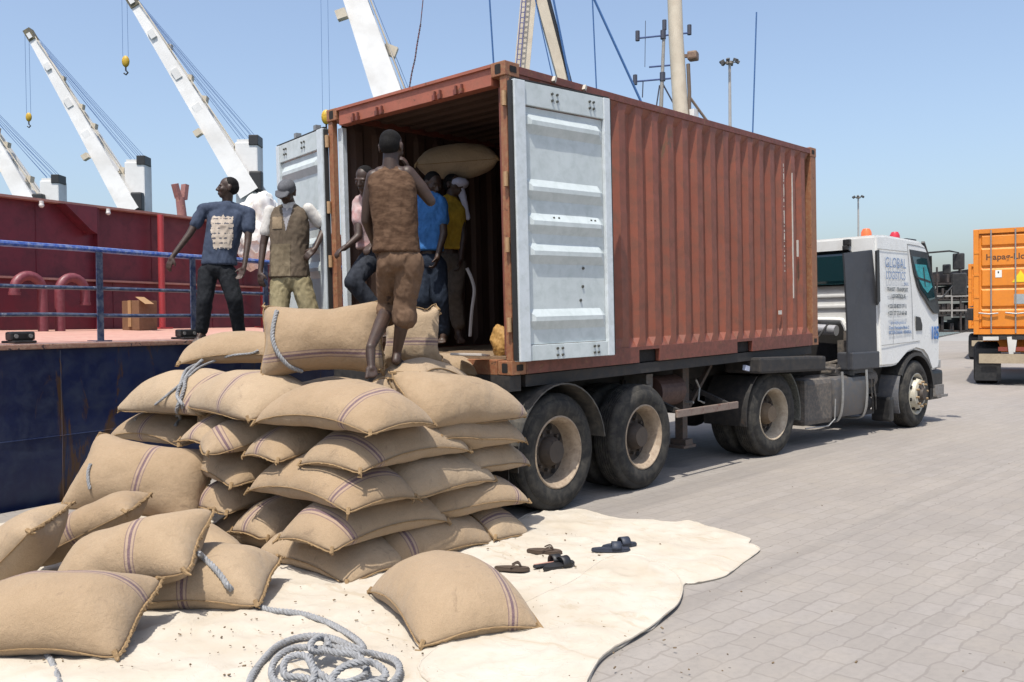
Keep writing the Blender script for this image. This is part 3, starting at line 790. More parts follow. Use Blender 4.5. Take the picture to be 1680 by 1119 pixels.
b = groove([(3.92, 2.80), (3.925, 2.4), (3.94, 2.0), (3.96, 1.35)]); g2 = [Vector((cabf(x, Y0, z).x, cabf(x, Y0, z).y - .001, z)) for x, z in [(3.92, 2.80), (4.3, 2.79), (4.66, 2.76)]]; b.tube(g2, .0035, 5)
b.tube([Vector((x, Y0 - .001, 1.28 + (x - 2.92) * .03)) for x in (2.92, 3.4, 3.9, 4.0, 4.2)], .0035, 5); b.tube([Vector((x, sy(2.66) - .001, 2.68)) for x in (2.92, 3.4, 3.9)], .0035, 5)
b.tube([Vector((3.3, Y0 - .001, z)) for z in (1.3, 2.0)], .002, 4); b.build('door_gap', paint('gap_grey', (.18, .18, .18), .8), cab)
# rear wall details: window, ledges, arch cut-out as a panel of painted shade
b = MB(); b.b2((2.872, .50, 2.19), (2.905, 1.08, 2.66), .05); rw = b.build('rear_window', M_GLASS, cab); b = MB(); b.b2((2.878, .47, 2.16), (2.91, 1.11, 2.69), .06); b.build('window_seal', M_BLKP, rw)
b = MB()
for z in (2.02, 1.86): b.bar((2.885, .42, z), (2.885, 2.0, z), .03, .05, bev=.012)
b.tube(smooth_poly([Vector((2.885, 1.6, 1.66)), Vector((2.885, .75, 1.66)), Vector((2.885, .60, 1.60)), Vector((2.885, .50, 1.30)), Vector((2.885, .44, 1.08))], 6, False), .035, 8)
b.build('rear_ledge', M_WHITE, cab, True)
b = MB(); b.b2((2.865, .56, .97), (2.897, 1.9, 1.60)); b.build('engine_opening_shade', M_SHADOW, cab)  # dark panel paints the shade under the raised rear wall
b = MB(); b.cyl((2.70, .95, 1.52), (2.70, .62, 1.50), .08); b.build('intake_pipe', paint('alu_dull', (.4, .4, .42), .5, .4), cab, True)
b = MB(); b.box((2.86, .53, 2.80), (.06, .11, .09), None, .01); b.box((2.85, .55, 2.72), (.05, .08, .07), None, .01); b.build('roof_bracket', M_BLKP, cab)
# fairing
b = MB(); P0 = []; 
def fa(x, z): return Vector((x, .075 + (2.86 - x) * .05 + max(0, z - 1.9) * .05, z))
pl = [(2.06, .96), (2.05, 1.6), (2.03, 2.3), (2.02, 2.58), (2.4, 2.62), (2.80, 2.66), (2.84, 2.2), (2.85, 1.20), (2.86, .96)]
A = [b.bm.verts.new(fa(x, z)) for x, z in pl]; B = [b.bm.verts.new(fa(x, z) + Vector((.01, .03, 0))) for x, z in pl]; n = len(pl)
for i in range(n): b.bm.faces.new((A[i], A[(i + 1) % n], B[(i + 1) % n], B[i]))
b.bm.faces.new(A[::-1]); b.bm.faces.new(B); fr = b.build('side_fairing', M_CABP, TC, bev=.006)
b = MB(); b.b2((2.10, .06, .955), (2.90, .30, 1.20), .02); b.b2((2.14, .14, .90), (2.86, .34, .954)); b.build('fairing_foot', M_CABP, fr)
b = MB(); b.prism([(2.78, 2.64), (2.86, 2.66), (2.885, 1.92), (2.80, 1.86)], .042, .07); b.build('edge_strip', M_BLKP, fr)
# front wing, bumper, step
b = MB(); arch(b, 4.07, .03, .36, .51, .585, 5, 150, .05); b.build('wheel_arch', M_BLKP, cab)
b = MB(); arch(b, 4.07, .05, .40, .51, .60, 118, 205, .018); b.build('rear_wing', paint('wing_grey', (.13, .135, .15), .5, dirt=(.25, .22, .19), dirt_amt=.5, scale=4), cab)
b = MB(); b.b2((3.28, .08, .14), (3.40, .38, .50), .03); b.build('wing_flap', M_BLKP, cab)
b = MB(); b.b2((4.72, .10, .36), (5.22, 2.34, .84), .06); b.b2((5.1, .2, .84), (5.19, 2.24, 1.0)); b.build('bumper', M_BLKP, cab)
b = MB(); b.b2((4.80, .055, .42), (5.12, .095, .60)); b.b2((4.86, .04, .40), (5.24, .30, .44)); b.build('step', M_GREY, cab)
b = MB(); b.b2((4.80, .062, .87), (5.02, .10, 1.0), .01); b.build('corner_lamp', paint('lamp_grey', (.35, .35, .34), .3), cab)
b = MB(); b.b2((4.24, .25, 2.88), (4.58, 2.2, 2.92), .015); b.bar((4.5, .12, 2.86), (4.86, .2, 2.66), .05, .03); b.bar((4.86, .16, 2.66), (4.98, .2, 2.30), .05, .03); b.bar((4.62, .2, 2.80), (4.62, 2.24, 2.80), .18, .03); b.build('sun_visor', M_BLKP, cab)
b = MB(); V0 = [cabf(x, y, z) + Vector((.012, 0, .004)) for y in (.25, 1.22, 2.19) for x, z in ((5.15, 1.74), (4.98, 2.15), (4.74, 2.68))]; b.grid([[V0[i * 3 + j] for j in range(3)] for i in range(3)]); b.build('windscreen', M_GLASS, cab)
# mirrors
b = MB(); b.tube([Vector((4.66, .12, 2.70)), Vector((4.85, -.14, 2.72)), Vector((5.05, -.20, 2.70)), Vector((5.10, -.20, 2.30)), Vector((4.95, .0, 2.0)), Vector((4.92, .10, 1.96))], .014, 6); mi = b.build('mirror_arm', M_BLKP, cab)
b = MB(); b.box((5.06, -.20, 2.56), (.06, .17, .26), mathutils.Euler((0, 0, .2)), .02); b.box((5.08, -.20, 2.20), (.07, .22, .36), mathutils.Euler((0, 0, .2)), .02); b.box((4.95, -.06, 2.44), (.05, .12, .16), mathutils.Euler((0, 0, .2)), .02); b.build('mirror', M_BLKP, mi)
# beacons
for q, cc in (((3.30, .45, 2.90), (.75, .16, .05)), ((4.36, .5, 2.92), (.55, .03, .05))):
    b = MB(); b.lathe([(.0, .13), (.05, .12), (.075, .07), (.08, .0)], o=q, axis='z', n=18); b.build('beacon', paint('beacon%d' % int(q[0]), cc, .3), cab, True)
RX = Matrix.Rotation(pi / 2, 4, 'X')
def side_text(s, x, z, h, mat, bold=0, xs=1.0, nm='lettering'):
    return text_mesh(nm, s, h, mat, cab, Matrix.Translation((x, sy(z) - .0012, z)) @ RX, .0006, 'LEFT', bold, xs)
side_text('GLOBAL', 3.12, 2.42, .215, M_BLUET, 0, .86); side_text('LOGISTICS', 3.12, 2.25, .165, M_BLUET, 0, .82)
side_text('SARL', 3.70, 2.16, .075, M_BLUET)
side_text('TRANSIT - TRANSPORT', 3.13, 2.07, .082, M_BLACKT, .002, .80); side_text('LOGISTIQUE', 3.26, 1.97, .082, M_BLACKT, .002)
side_text('+221 33 832 17 11', 3.13, 1.82, .085, M_BLACKT, .002, .95); side_text('+221 77 713 66 68', 3.13, 1.72, .085, M_BLACKT, .002, .95)
side_text('global@logistics.sn', 3.22, 1.585, .06, M_BLUET, 0, 1.1); side_text('Zone Portuaire Mole 2', 3.16, 1.51, .068, M_BLUET, .002, 1.05); side_text('BP 2105 DAKAR - SENEGAL', 3.16, 1.44, .068, M_BLUET, .002, .93)
n1 = text_mesh('number', '105', .28, M_BLUE2, cab, Matrix.Translation((4.60, Y0 - .004, 1.34)) @ RX, .002, 'LEFT', .006, .70)
# ------------------------------------------------------------------ jute sacks
def burlap():
    m, nt, b = newmat('jute'); k = NT(nt)
    uv = k.n('ShaderNodeUVMap'); uv.uv_map = 'UVMap'
    oi = k.n('ShaderNodeObjectInfo')
    oc = k.coord('Object')
    n1 = k.noise(oc, 3.2, 5, .6); n2 = k.noise(oc, 14, 5, .62); n3 = k.noise(oc, 240, 2, .5)
    base = k.mix(k.ramp(n1, [(.3, 0), (.72, 1)]), (0.298, 0.212, 0.130), (0.382, 0.281, 0.182))
    base = k.mix(k.math('MULTIPLY', k.ramp(n2, [(.35, 0), (.75, 1)]), .35), base, (0.252, 0.173, 0.096))
    base = k.mix(k.math('MULTIPLY', oi.outputs['Random'], .40), base, (0.420, 0.333, 0.235))
    rr = k.math('FRACT', k.math('MULTIPLY', oi.outputs['Random'], 7.31))
    base = k.mix(k.math('MULTIPLY', rr, .38), base, (0.236, 0.160, 0.094))
    blot = k.noise(oc, 2.1, 6, .7, .9)
    base = k.mix(k.math('MULTIPLY', k.ramp(blot, [(.56, 0), (.68, 1)]), .30), base, (0.194, 0.135, 0.084))
    base = k.mix(k.math('MULTIPLY', k.ramp(n3, [(.3, 1), (.6, 0)]), .30), base, (0.168, 0.112, 0.062))
    st = k.noise(oc, 5.5, 8, .7, 1.2)
    base = k.mix(k.math('MULTIPLY', k.ramp(st, [(.60, 0), (.70, 1)]), .45), base, (0.143, 0.099, 0.067))
    sp = k.n('ShaderNodeSeparateXYZ'); k.l(uv.outputs[0], sp.inputs[0])
    # woven purple stripe: a broad line between two thin ones, at uv.y = 0 (in metres)
    d = k.math('ABSOLUTE', sp.outputs[1])
    wob = k.math('MULTIPLY', k.math('SUBTRACT', n2, .5), .004)
    d = k.math('ADD', d, wob)
    def band(c, h): return k.math('LESS_THAN', k.math('ABSOLUTE', k.math('SUBTRACT', d, c)), h)
    mask = k.math('MAXIMUM', band(0, .0085), k.math('MULTIPLY', band(.027, .0035), .75))
    mask = k.math('MULTIPLY', mask, k.ramp(n3, [(.25, .25), (.5, .85)]))
    halo = k.math('MULTIPLY', k.math('LESS_THAN', d, .026), .28)
    base = k.mix(halo, base, (0.353, 0.259, 0.230))
    base = k.mix(mask, base, (0.097, 0.056, 0.082))
    k.l(base, b.inputs['Base Color'])
    b.inputs['Roughness'].default_value = .9; b.inputs['Specular IOR Level'].default_value = .15
    try:
        b.inputs['Sheen Weight'].default_value = .12; b.inputs['Sheen Roughness'].default_value = .5
    except Exception: pass
    # weave: two crossed fine waves in the bag's own cloth coordinates
    wv = []
    for ax in (0, 1):
        mm = k.math('SINE', k.math('MULTIPLY', sp.outputs[ax], 2 * pi / .0065)); wv.append(mm)
    wvm = k.math('MULTIPLY', wv[0], wv[1])
    n4 = k.noise(oc, 48, 4, .65)
    nb = k.bump(wvm, .22, .003); nb = k.bump(n3, .4, .005, nb); nb = k.bump(n4, .35, .008, nb); nb = k.bump(n2, .45, .02, nb); nb = k.bump(n1, .15, .04, nb)
    k.l(nb, b.inputs['Normal'])
    return m
M_JUTE = burlap()
M_SEAM = paint('jute_seam', (.34, .23, .125), .95, dirt=(.16, .10, .05), dirt_amt=.5, scale=30, bump=.5, bscale=300, spec=.1)

HX0, HY0, HR = -4.8, -3.0, .02
HF = np.zeros((330, 380)) + .012
def h_at(P, fl):
    ix = np.clip(((P[..., 0] - HX0) / HR).astype(int), 0, HF.shape[0] - 1)
    iy = np.clip(((P[..., 1] - HY0) / HR).astype(int), 0, HF.shape[1] - 1)
    return np.maximum(HF[ix, iy], fl)
def h_add(P):
    Q = P
    a = (Q[:-1] + Q[1:]) / 2; b = (Q[:, :-1] + Q[:, 1:]) / 2; c = (a[:, :-1] + a[:, 1:]) / 2
    for q in (Q, a, b, c):
        q = q.reshape(-1, 3)
        ix = np.clip(((q[:, 0] - HX0) / HR).astype(int), 0, HF.shape[0] - 1)
        iy = np.clip(((q[:, 1] - HY0) / HR).astype(int), 0, HF.shape[1] - 1)
        np.maximum.at(HF, (ix, iy), q[:, 2] - .065)

NU, NV = 34, 22
def sim_sack(c, R, L, W, vol, bend=0., fl=0., steps=95, iters=5, g=.0012, seed=0, pin=.0, coll=True):
    rng = np.random.default_rng(seed)
    u = np.linspace(-.5, .5, NU + 1)[:, None]; v = np.linspace(-.5, .5, NV + 1)[None, :]
    c = np.array(c); e1, e2, e3 = [np.array(R[i]) for i in range(3)]
    bul = (1 - (2 * u) ** 2) * (1 - (2 * v) ** 2)
    mid = c + e1 * (u * L * .95 * (1 - .085 * (2 * v) ** 4))[..., None] + e2 * (v * W * .95 * (1 - .12 * (2 * u) ** 6))[..., None] - e3 * (bend * (2 * u) ** 2 + 0 * v)[..., None]
    nz = rng.normal(0, .006, (NU + 1, NV + 1))
    X = np.stack([mid + e3 * (bul * .09 + nz)[..., None], mid - e3 * (bul * .09 - nz)[..., None]])
    P0 = np.stack([L * u * (1 - .085 * (2 * v) ** 4), W * v * (1 - .12 * (2 * u) ** 6)], -1)      # flat cut with blunt corners
    dl = lambda a, b_: np.linalg.norm(b_ - a, axis=-1)[None, ..., None]
    RU = dl(P0[:-1], P0[1:]); RV = dl(P0[:, :-1], P0[:, 1:]); RD1 = dl(P0[:-1, :-1], P0[1:, 1:]); RD2 = dl(P0[:-1, 1:], P0[1:, :-1])
    X[:, 0] = X[:, 0].mean(0); X[:, -1] = X[:, -1].mean(0); X[:, :, 0] = X[:, :, 0].mean(0); X[:, :, -1] = X[:, :, -1].mean(0)
    rest0 = X.copy()
    def weld():
        for s in ((slice(None), 0), (slice(None), -1), (slice(None), slice(None), 0), (slice(None), slice(None), -1)):
            X[s] = X[s].mean(0)
    def spr(A, B, r, ks, kc):
        d = B - A; l = np.sqrt((d * d).sum(-1, keepdims=True)) + 1e-9
        e = l - r; k = np.where(e > 0, ks, kc)
        q = d / l * (e * k * .5); A += q; B -= q
    Vt0 = X * 0; vel = np.zeros_like(X)
    for st in range(steps):
        old = X.copy()
        vt = vol * min(1, .35 + st / 35.)
        gg = g * min(1, st / 15.)
        X += vel * .86; X[..., 2] -= gg
        for it in range(iters):
            for o in (0, 1):
                spr(X[:, o:NU:2], X[:, o + 1:NU + 1:2], RU[:, o:NU:2], 1., .10)
                spr(X[:, :, o:NV:2], X[:, :, o + 1:NV + 1:2], RV[:, :, o:NV:2], 1., .10)
            weld()
            for o in (0, 1):
                spr(X[:, o:NU:2, :-1], X[:, o + 1:NU + 1:2, 1:], RD1[:, o:NU:2], .22, .08)
                spr(X[:, o:NU:2, 1:], X[:, o + 1:NU + 1:2, :-1], RD2[:, o:NU:2], .22, .08)
            weld()
            # volume
            G = np.zeros_like(X); V = 0.
            for s, sg in ((0, 1.), (1, -1.)):
                P = X[s]; d1 = P[1:, 1:] - P[:-1, :-1]; d2 = P[:-1, 1:] - P[1:, :-1]
                nn = np.cross(d1, d2) * (.5 * sg)
                ctr = (P[1:, 1:] + P[:-1, :-1] + P[1:, :-1] + P[:-1, 1:]) / 4 - c
                V += (nn * ctr).sum() / 3
                for a in (slice(0, -1), slice(1, None)):
                    for bb in (slice(0, -1), slice(1, None)): G[s][a, bb] += nn / 4
            G[:, 0] = G[:, 0].sum(0); G[:, -1] = G[:, -1].sum(0); G[:, :, 0] = G[:, :, 0].sum(0); G[:, :, -1] = G[:, :, -1].sum(0)
            lam = (vt - V) / ((G * G).sum() + 1e-12)
            lam = np.clip(lam, -30, 30)
            X += G * (lam * .8)
            # support: what lies below, and the ground
            h = h_at(X, fl) if coll else np.full(X.shape[:-1], max(fl, .012)); pen = h - X[..., 2]
            hit = (pen > 0) & ((pen < .11) | (h < .05) | (not coll))
            X[..., 2] = np.where(hit, h, X[..., 2])
            if it == iters - 1:
                X[..., :2] = np.where(hit[..., None], old[..., :2] * .8 + X[..., :2] * .2, X[..., :2])
        if pin: X += (rest0 - X).mean((0, 1, 2), keepdims=True) * pin
        vel = X - old
    for s in (0, 1):                                        # a light smoothing of the cloth
        P = X[s]; Q = P.copy()
        Q[1:-1, 1:-1] = P[1:-1, 1:-1] * .6 + (P[:-2, 1:-1] + P[2:, 1:-1] + P[1:-1, :-2] + P[1:-1, 2:]) * .1
        X[s] = Q
    return X

def sack(c, yaw, pitch, roll, label, L=1.02, W=.66, vol=.078, bend=0., fl=0., stripe=('v', .16), seed=None, mouth=1, place=True, group='jute sacks in the heap', cat='sack', pin=0., g=.0040, steps=95, coll=True, ears=True, fill=None):
    seed = SACKN[0] if seed is None else seed; SACKN[0] += 1
    E = mathutils.Euler((radians(roll), -radians(pitch), radians(yaw)), 'XYZ').to_matrix()
    R = [list(E.col[i]) for i in range(3)]
    full = W ** 3 * (L / (pi * W) - .142 * (1 - 10 ** (-L / W)))
    vol = full * (1.16 + .2 * random.Random(seed).random() if fill is None else fill * 1.3)
    X = sim_sack(list(c), R, L, W, vol, bend, fl, seed=seed, pin=pin, g=g, steps=steps, coll=coll, iters=7)
    if place: h_add(X[0]); h_add(X[1])
    rl = np.random.default_rng(seed + 90); ph = rl.uniform(0, 6.28, 4)
    for s_ in (0, 1):
        P_ = X[s_]; du = np.gradient(P_, axis=0); dv = np.gradient(P_, axis=1); nn_ = np.cross(du, dv) * (1 if s_ == 0 else -1); nn_ /= np.linalg.norm(nn_, axis=-1, keepdims=True) + 1e-9
        uu_ = np.linspace(0, 1, NU + 1)[:, None]; vv_ = np.linspace(0, 1, NV + 1)[None, :]
        lump_ = np.array([[noise.noise(Vector(P_[a_, b_]) * 5.2 + Vector((seed * 3.1, 0, 0))) * .015 + noise.noise(Vector(P_[a_, b_]) * 12 + Vector((0, seed * 1.7, 0))) * .006 for b_ in range(NV + 1)] for a_ in range(NU + 1)])
        gat = (np.exp(-uu_ * 8) + np.exp(-(1 - uu_) * 8)) * np.sin(vv_ * W * 2 * pi / .075 + ph[s_] + 2 * np.sin(vv_ * 7 + ph[2])) * .006
        X[s_] = P_ + nn_ * ((lump_ + gat) * (np.sin(pi * uu_) ** .3 * np.sin(pi * vv_) ** .3))[..., None]
    o0 = X.mean((0, 1, 2)); o0[2] = X[..., 2].min()
    idx = {}; verts = []
    def vid(s, i, j):
        if s == 1 and (i in (0, NU) or j in (0, NV)): s = 0
        key = (s, i, j)
        if key not in idx: idx[key] = len(verts); verts.append(X[s, i, j] - o0)
        return idx[key]
    faces = []; uvs = []
    ax, off = stripe
    for s in (0, 1):
        for i in range(NU):
            for j in range(NV):
                q = [(i, j), (i + 1, j), (i + 1, j + 1), (i, j + 1)]
                if s == 1: q = q[::-1]
                faces.append([vid(s, a, bb) for a, bb in q])
                for a, bb in q:
                    uu = (a / NU - .5) * L; vv = (bb / NV - .5) * W * (1 if s == 0 else -1)
                    if s == 1 and ax == 'v': vv = -vv; 
                    uvs.append((uu, vv - off) if ax == 'v' else (vv, uu - off))
    me = bpy.data.meshes.new('jute_sack'); me.from_pydata([tuple(p) for p in verts], [], faces)
    ul = me.uv_layers.new(name='UVMap'); ul.data.foreach_set('uv', np.array(uvs).ravel())
    o = link('jute_sack', me, M_JUTE, None, True); o.location = o0
    md = o.modifiers.new('sub', 'SUBSURF'); md.levels = 1; md.render_levels = 1
    tag(o, label, cat, group)
    # rolled and stitched seam round the bag
    P = X[0] - o0; b = MB(); cen = P.mean((0, 1))
    def edge(pts, inner, r, amp, n):
        pts = np.array(pts); inner = np.array(inner); out = pts - inner
        out /= np.linalg.norm(out, axis=1, keepdims=True) + 1e-9
        m = len(pts); t = np.linspace(0, m - 1, n); i0 = np.clip(t.astype(int), 0, m - 2); f = (t - i0)[:, None]
        pp = pts[i0] * (1 - f) + pts[i0 + 1] * f; oo = out[i0] * (1 - f) + out[i0 + 1] * f
        jit = rngS.normal(0, amp, n)
        pp = pp + oo * (.004 + np.abs(jit))[:, None]
        b.tube([Vector(p) for p in pp], [r * (1 + .5 * abs(x) / max(amp, 1e-6) * .5) for x in jit], 5)
    rngS = np.random.default_rng(seed + 500)
    edge(P[-1 if mouth > 0 else 0], P[-2 if mouth > 0 else 1], .0075, .006, 90)
    edge(P[0 if mouth > 0 else -1], P[1 if mouth > 0 else -2], .005, .002, 40)
    edge(P[:, 0], P[:, 1], .0035, .001, 50); edge(P[:, -1], P[:, -2], .0035, .001, 50)
    if ears:
        for (i, j) in ((0, 0), (0, -1), (-1, 0), (-1, -1)):
            p = P[i, j]; q = P[3 if i == 0 else -4, 3 if j == 0 else -4]; d = p - q; d /= np.linalg.norm(d) + 1e-9
            k = .25 + rngS.random() * .6
            b.tube([Vector(p - d * .03), Vector(p + d * .012), Vector(p + d * .03 * k + rngS.normal(0, .008, 3)), Vector(p + d * .05 * k + rngS.normal(0, .014, 3))], [.014, .013, .011 * k, .004], 6)
    b.build('seam', M_SEAM, o, True)
    return o
SACKN = [1]
# centre, yaw, pitch, roll (degrees), label
def S(c, yaw, pitch, roll, label, **k): return sack(tuple(c), yaw, pitch, roll, label, **k)
# course on the tarpaulin
S((-1.74, .14, .15), 92, 0, 0, 'bottom sack at the near corner of the heap, its low corner pointing forward', L=1.08, W=0.63, stripe=('v', .9), bend=.02)
S((-1.10, -.09, .15), 2, 0, 0, 'half shaded bottom sack lying along the right foot of the heap towards the wheel', L=1.0, W=0.59, stripe=('u', -.36))
S((-.50, .06, .15), 95, 0, 0, 'bottom sack end poking out just before the rear tyre', L=.95, W=0.50, stripe=('u', -.30))
S((-1.66, 1.02, .14), 96, 0, 0, 'low sack in deep shade at the foot of the heap, behind the stitched ones', L=1.0, W=.62, stripe=('v', .9))
# second course
S((-1.56, .80, .30), 4, 0, 8, 'crumpled sack with a knotted tied end, low in the front of the heap', L=.95, W=0.47, fl=.15, stripe=('v', .05))
S((-1.60, -.08, .40), 2, 0, 0, 'sack in second course with a faintly striped end and shaded side', L=1.1, W=0.61, fl=.24, stripe=('u', -.36))
S((-.70, -.08, .42), -2, 3, 0, 'sack second from the bottom beside the rear tyre, pointed end outwards', L=1.02, W=0.58, fl=.25, stripe=('u', .33))
S((-1.60, 1.30, .42), 6, 0, -6, 'shaded sack end with fine stripes, lowest but one behind the slim tipped sack', L=1.0, W=0.54, fl=.28, stripe=('v', .05))
# third course
S((-1.74, .14, .62), 91, 0, 0, 'broad sagging sack across the middle of the front of the heap', L=1.2, W=0.65, fl=.48, bend=.02, stripe=('u', -.42))
S((-1.05, -.09, .64), 8, 7, 0, 'sack in the third course tilting down to a pointed tip on the shaded side', L=1.02, W=0.59, fl=.46, stripe=('v', .8))
S((-.42, .0, .66), 10, -4, 0, 'short sack end jutting towards the mudguard in the third course', L=.85, W=0.54, fl=.5, stripe=('u', .27))
S((-1.76, 1.34, .66), 84, -6, 6, 'plain sack slumping to the right between two striped sack ends', L=1.0, W=0.56, fl=.5, stripe=('v', .9))
# fourth course
S((-1.42, -.10, .85), 5, 3, 0, 'bent sack with its striped end to the left and a drooping front corner, fourth course', L=1.16, W=0.65, fl=.72, bend=.04, stripe=('u', -.38))
S((-.70, -.06, .92), 4, -2, 0, 'sack under the topmost right hand sack, pointed end towards the trailer mudguard', L=1.06, W=0.61, fl=.72, stripe=('v', .9))
S((-1.56, .52, .88), -3, 0, 0, 'small looking sack end with one thin stripe under the broad top sack', L=1.0, W=0.50, fl=.73, stripe=('v', .02))
S((-1.60, 1.42, .93), 3, 0, 6, 'upright oval sack end with paired stripes below the rope', L=1.0, W=0.45, fl=.78, stripe=('v', .02))
S((-1.74, .98, .97), -26, 14, -14, 'sack end tilting to the right beside the rope, under the striped top sack', L=.95, W=0.47, fl=.74, stripe=('u', -.30))
S((-1.72, 2.48, .80), 98, 0, 16, 'sack with an upstanding ear and a broad double stripe at the left of the heap', L=1.06, W=0.56, fl=.69, stripe=('u', .0))
S((-1.50, 1.80, .46), 95, 0, 0, 'sack deep in the gap behind the big leaning sack', L=.98, W=.60, fl=.2, stripe=('v', .9))
S((-1.48, 1.86, .76), 92, 0, 0, 'plain sack wedged in between the roped sack and the big leaning one', L=.98, W=.60, fl=.5, stripe=('v', .9))
# top courses
S((-1.68, .06, 1.14), 96, 0, 3, 'big smooth sack on top of the near corner with stripes at its right end', L=1.22, W=0.68, fl=.97, bend=.03, stripe=('u', -.33))
S((-1.22, .34, 1.08), 64, 0, 0, 'plain top sack the barefoot man steps on', L=.92, W=0.52, fl=.9, stripe=('v', .9))
S((-1.20, .86, 1.10), 4, 0, 0, 'half hidden sack lying under the upright roped sack', L=.95, W=0.61, fl=.95, stripe=('v', .9))
S((-.74, -.05, 1.10), 5, 4, 0, 'curved top sack reaching to the container corner, stripes at its tied right end', L=1.2, W=0.63, fl=.92, bend=.03, stripe=('u', .42))
S((-1.72, 2.14, 1.17), 99, 2, 0, 'plump plain sack at the top left of the heap against the blue hull', L=1.14, W=0.65, fl=.96, stripe=('u', -.40))
S((-1.72, 1.14, 1.26), 84, -3, 0, 'top sack with a rope tied round its left end and stripes across it', L=1.14, W=0.65, fl=1.0, stripe=('u', -.14))
S(at(400, 554, 8.0), 140, 0, 0, 'flat sack lying highest at the ship side, in front of the two standing men', L=1.06, W=0.59, fl=1.34, stripe=('v', .9), bend=.03)
S(at(700, 612, 7.0), 20, 0, 0, 'flat shaded sack below the container sill behind the walking man', L=1.0, W=0.56, fl=1.12, stripe=('v', .9))
S(at(530, 556, 6.70), -46, 2, 70, 'upright sack with a grey rope round its left side and stripes near its foot', L=1.00, W=.66, fill=.92, fl=1.2, stripe=('v', -.17), pin=.6, g=.0006, coll=False)
S(at(676, 552, 7.35), -40, 0, 80, 'sack standing on edge with two dark stripes, right behind the walking man', L=.62, W=.62, fill=.62, fl=1.2, stripe=('v', -.06), pin=.6, g=.0003, coll=False)
S(at(722, 572, 7.75), -20, 0, 20, 'small rounded sack at the container sill behind the sack on edge', L=.72, W=.52, fl=1.2, stripe=('v', .9), coll=False)
# sacks at the left foot of the heap
S(at(300, 848, 6.45), 118, 0, 8, 'long low sack half buried behind the striped sacks at the foot of the heap', L=1.05, W=.56, fl=.02, stripe=('v', .9))
S(at(236, 786, 6.85), -52, -9, 50, 'big sack leaning on the heap with a slanting double stripe and a tied ear', L=1.14, W=.78, fill=.92, fl=.10, stripe=('u', .06), pin=.5, g=.001, coll=False)
S(at(140, 868, 5.95), -54, 26, 10, 'slim sack tipped up to the right with a stripe across its middle', L=.94, W=.44, fill=.86, fl=.0, stripe=('u', -.02), pin=.6, g=.0006, coll=False)
S(at(318, 950, 5.38), -48, 14, 26, 'shadowed sack with a stitched edge on the tarpaulin, rope end beside it', L=.98, W=.70, fill=.9, stripe=('u', .02), pin=.3, g=.001)
S(at(14, 912, 5.5), -60, 58, 20, 'upright sack with a gathered neck at the left edge of the photo', L=.88, W=.56, fill=.85, stripe=('u', -.12), pin=.6, g=.0006, coll=False)
S(at(216, 914, 5.25), -56, 16, 30, 'sack with a coarse stitched edge and purple stripes crossing it, before the slim sack', L=1.00, W=.64, fill=.90, fl=.05, stripe=('u', .12), pin=.5, g=.001, coll=False)
S(at(88, 1008, 4.66), -50, 6, 38, 'large front left sack with a long purple stripe and a stitched right end', L=1.00, W=.70, fill=.92, stripe=('v', .12), pin=.5, g=.001, coll=False)
S((-1.98, -1.30, .20), 66, 4, 0, 'lone sack lying on the tarpaulin in the foreground with one long stripe', L=1.08, W=.74, fill=.90, stripe=('v', -.18), g=.0022)
# ------------------------------------------------------------------ ship alongside: frame with x along the hull, y inboard
SO = Vector((-2.58, 3.98, 0)); SA = radians(12)
SX = Vector((cos(SA), sin(SA), 0)); SY = Vector((-sin(SA), cos(SA), 0))
def shp(px, y):                        # the x along the hull where the line of sight through px meets the plane y
    d = ray(px, 500); n = SY; t = ((SO + SY * y - CAM_C).dot(n)) / d.dot(n); return (CAM_C + d * t - SO).dot(SX)
M_HULL = paint('hull_blue', (.009, .018, .068), .42, dirt=(.03, .045, .09), dirt_amt=.8, scale=1.3, rust=(.085, .045, .025), rust_amt=.585, bump=.15, bscale=12, streak=True, var=.35)
M_DECK = paint('deck_pink', (.52, .27, .215), .7, dirt=(.60, .42, .33), dirt_amt=.7, scale=3, rust=(.35, .12, .05), rust_amt=.66)
M_BULW = paint('coaming_red', (.155, .018, .032), .5, dirt=(.075, .016, .026), dirt_amt=.7, scale=1.2, rust=(.15, .03, .03), rust_amt=.70, bump=.12, bscale=8, streak=True, var=.2)
M_REDB = paint('stiffener_red', (.40, .045, .05), .45, dirt=(.25, .04, .05), scale=5)
M_VENT = paint('vent_red', (.18, .035, .048), .5, dirt=(.26, .09, .10), dirt_amt=.5, scale=5)
M_RAIL = paint('rail_blue', (.028, .045, .105), .4, dirt=(.22, .24, .28), dirt_amt=.7, scale=4, rust=(.30, .30, .34), rust_amt=.62, bump=.2)
M_RAILT = paint('rail_top_blue', (.035, .085, .34), .4, dirt=(.40, .45, .55), dirt_amt=.6, scale=5, rust=(.25, .13, .08), rust_amt=.66, bump=.2)
SH = thing('cargo_ship', 'blue hulled cargo ship alongside the quay with a red hatch coaming and rails', 'ship', tuple(SO), (0, 0, SA))
DZ = 1.522
b = MB(); P = []
for x in np.linspace(-4.5, 40, 40):
    P.append([Vector((x, .02 + noise.noise(Vector((x * .6, z * .8, 2))) * .02 + max(0, -z) * .01, z)) for z in np.linspace(-3, DZ - .03, 14)])
b.grid(P); b.b2((-4.5, .35, -3), (40, 9.5, DZ - .12)); b.build('hull', M_HULL, SH, True)
b = MB(); b.grid([[Vector((x, y, DZ + .13 * y / 3.94)) for y in (.0, 1, 2, 3.94, 4.2)] for x in np.linspace(-4.5, 40, 12)]); b.build('deck', M_DECK, SH)
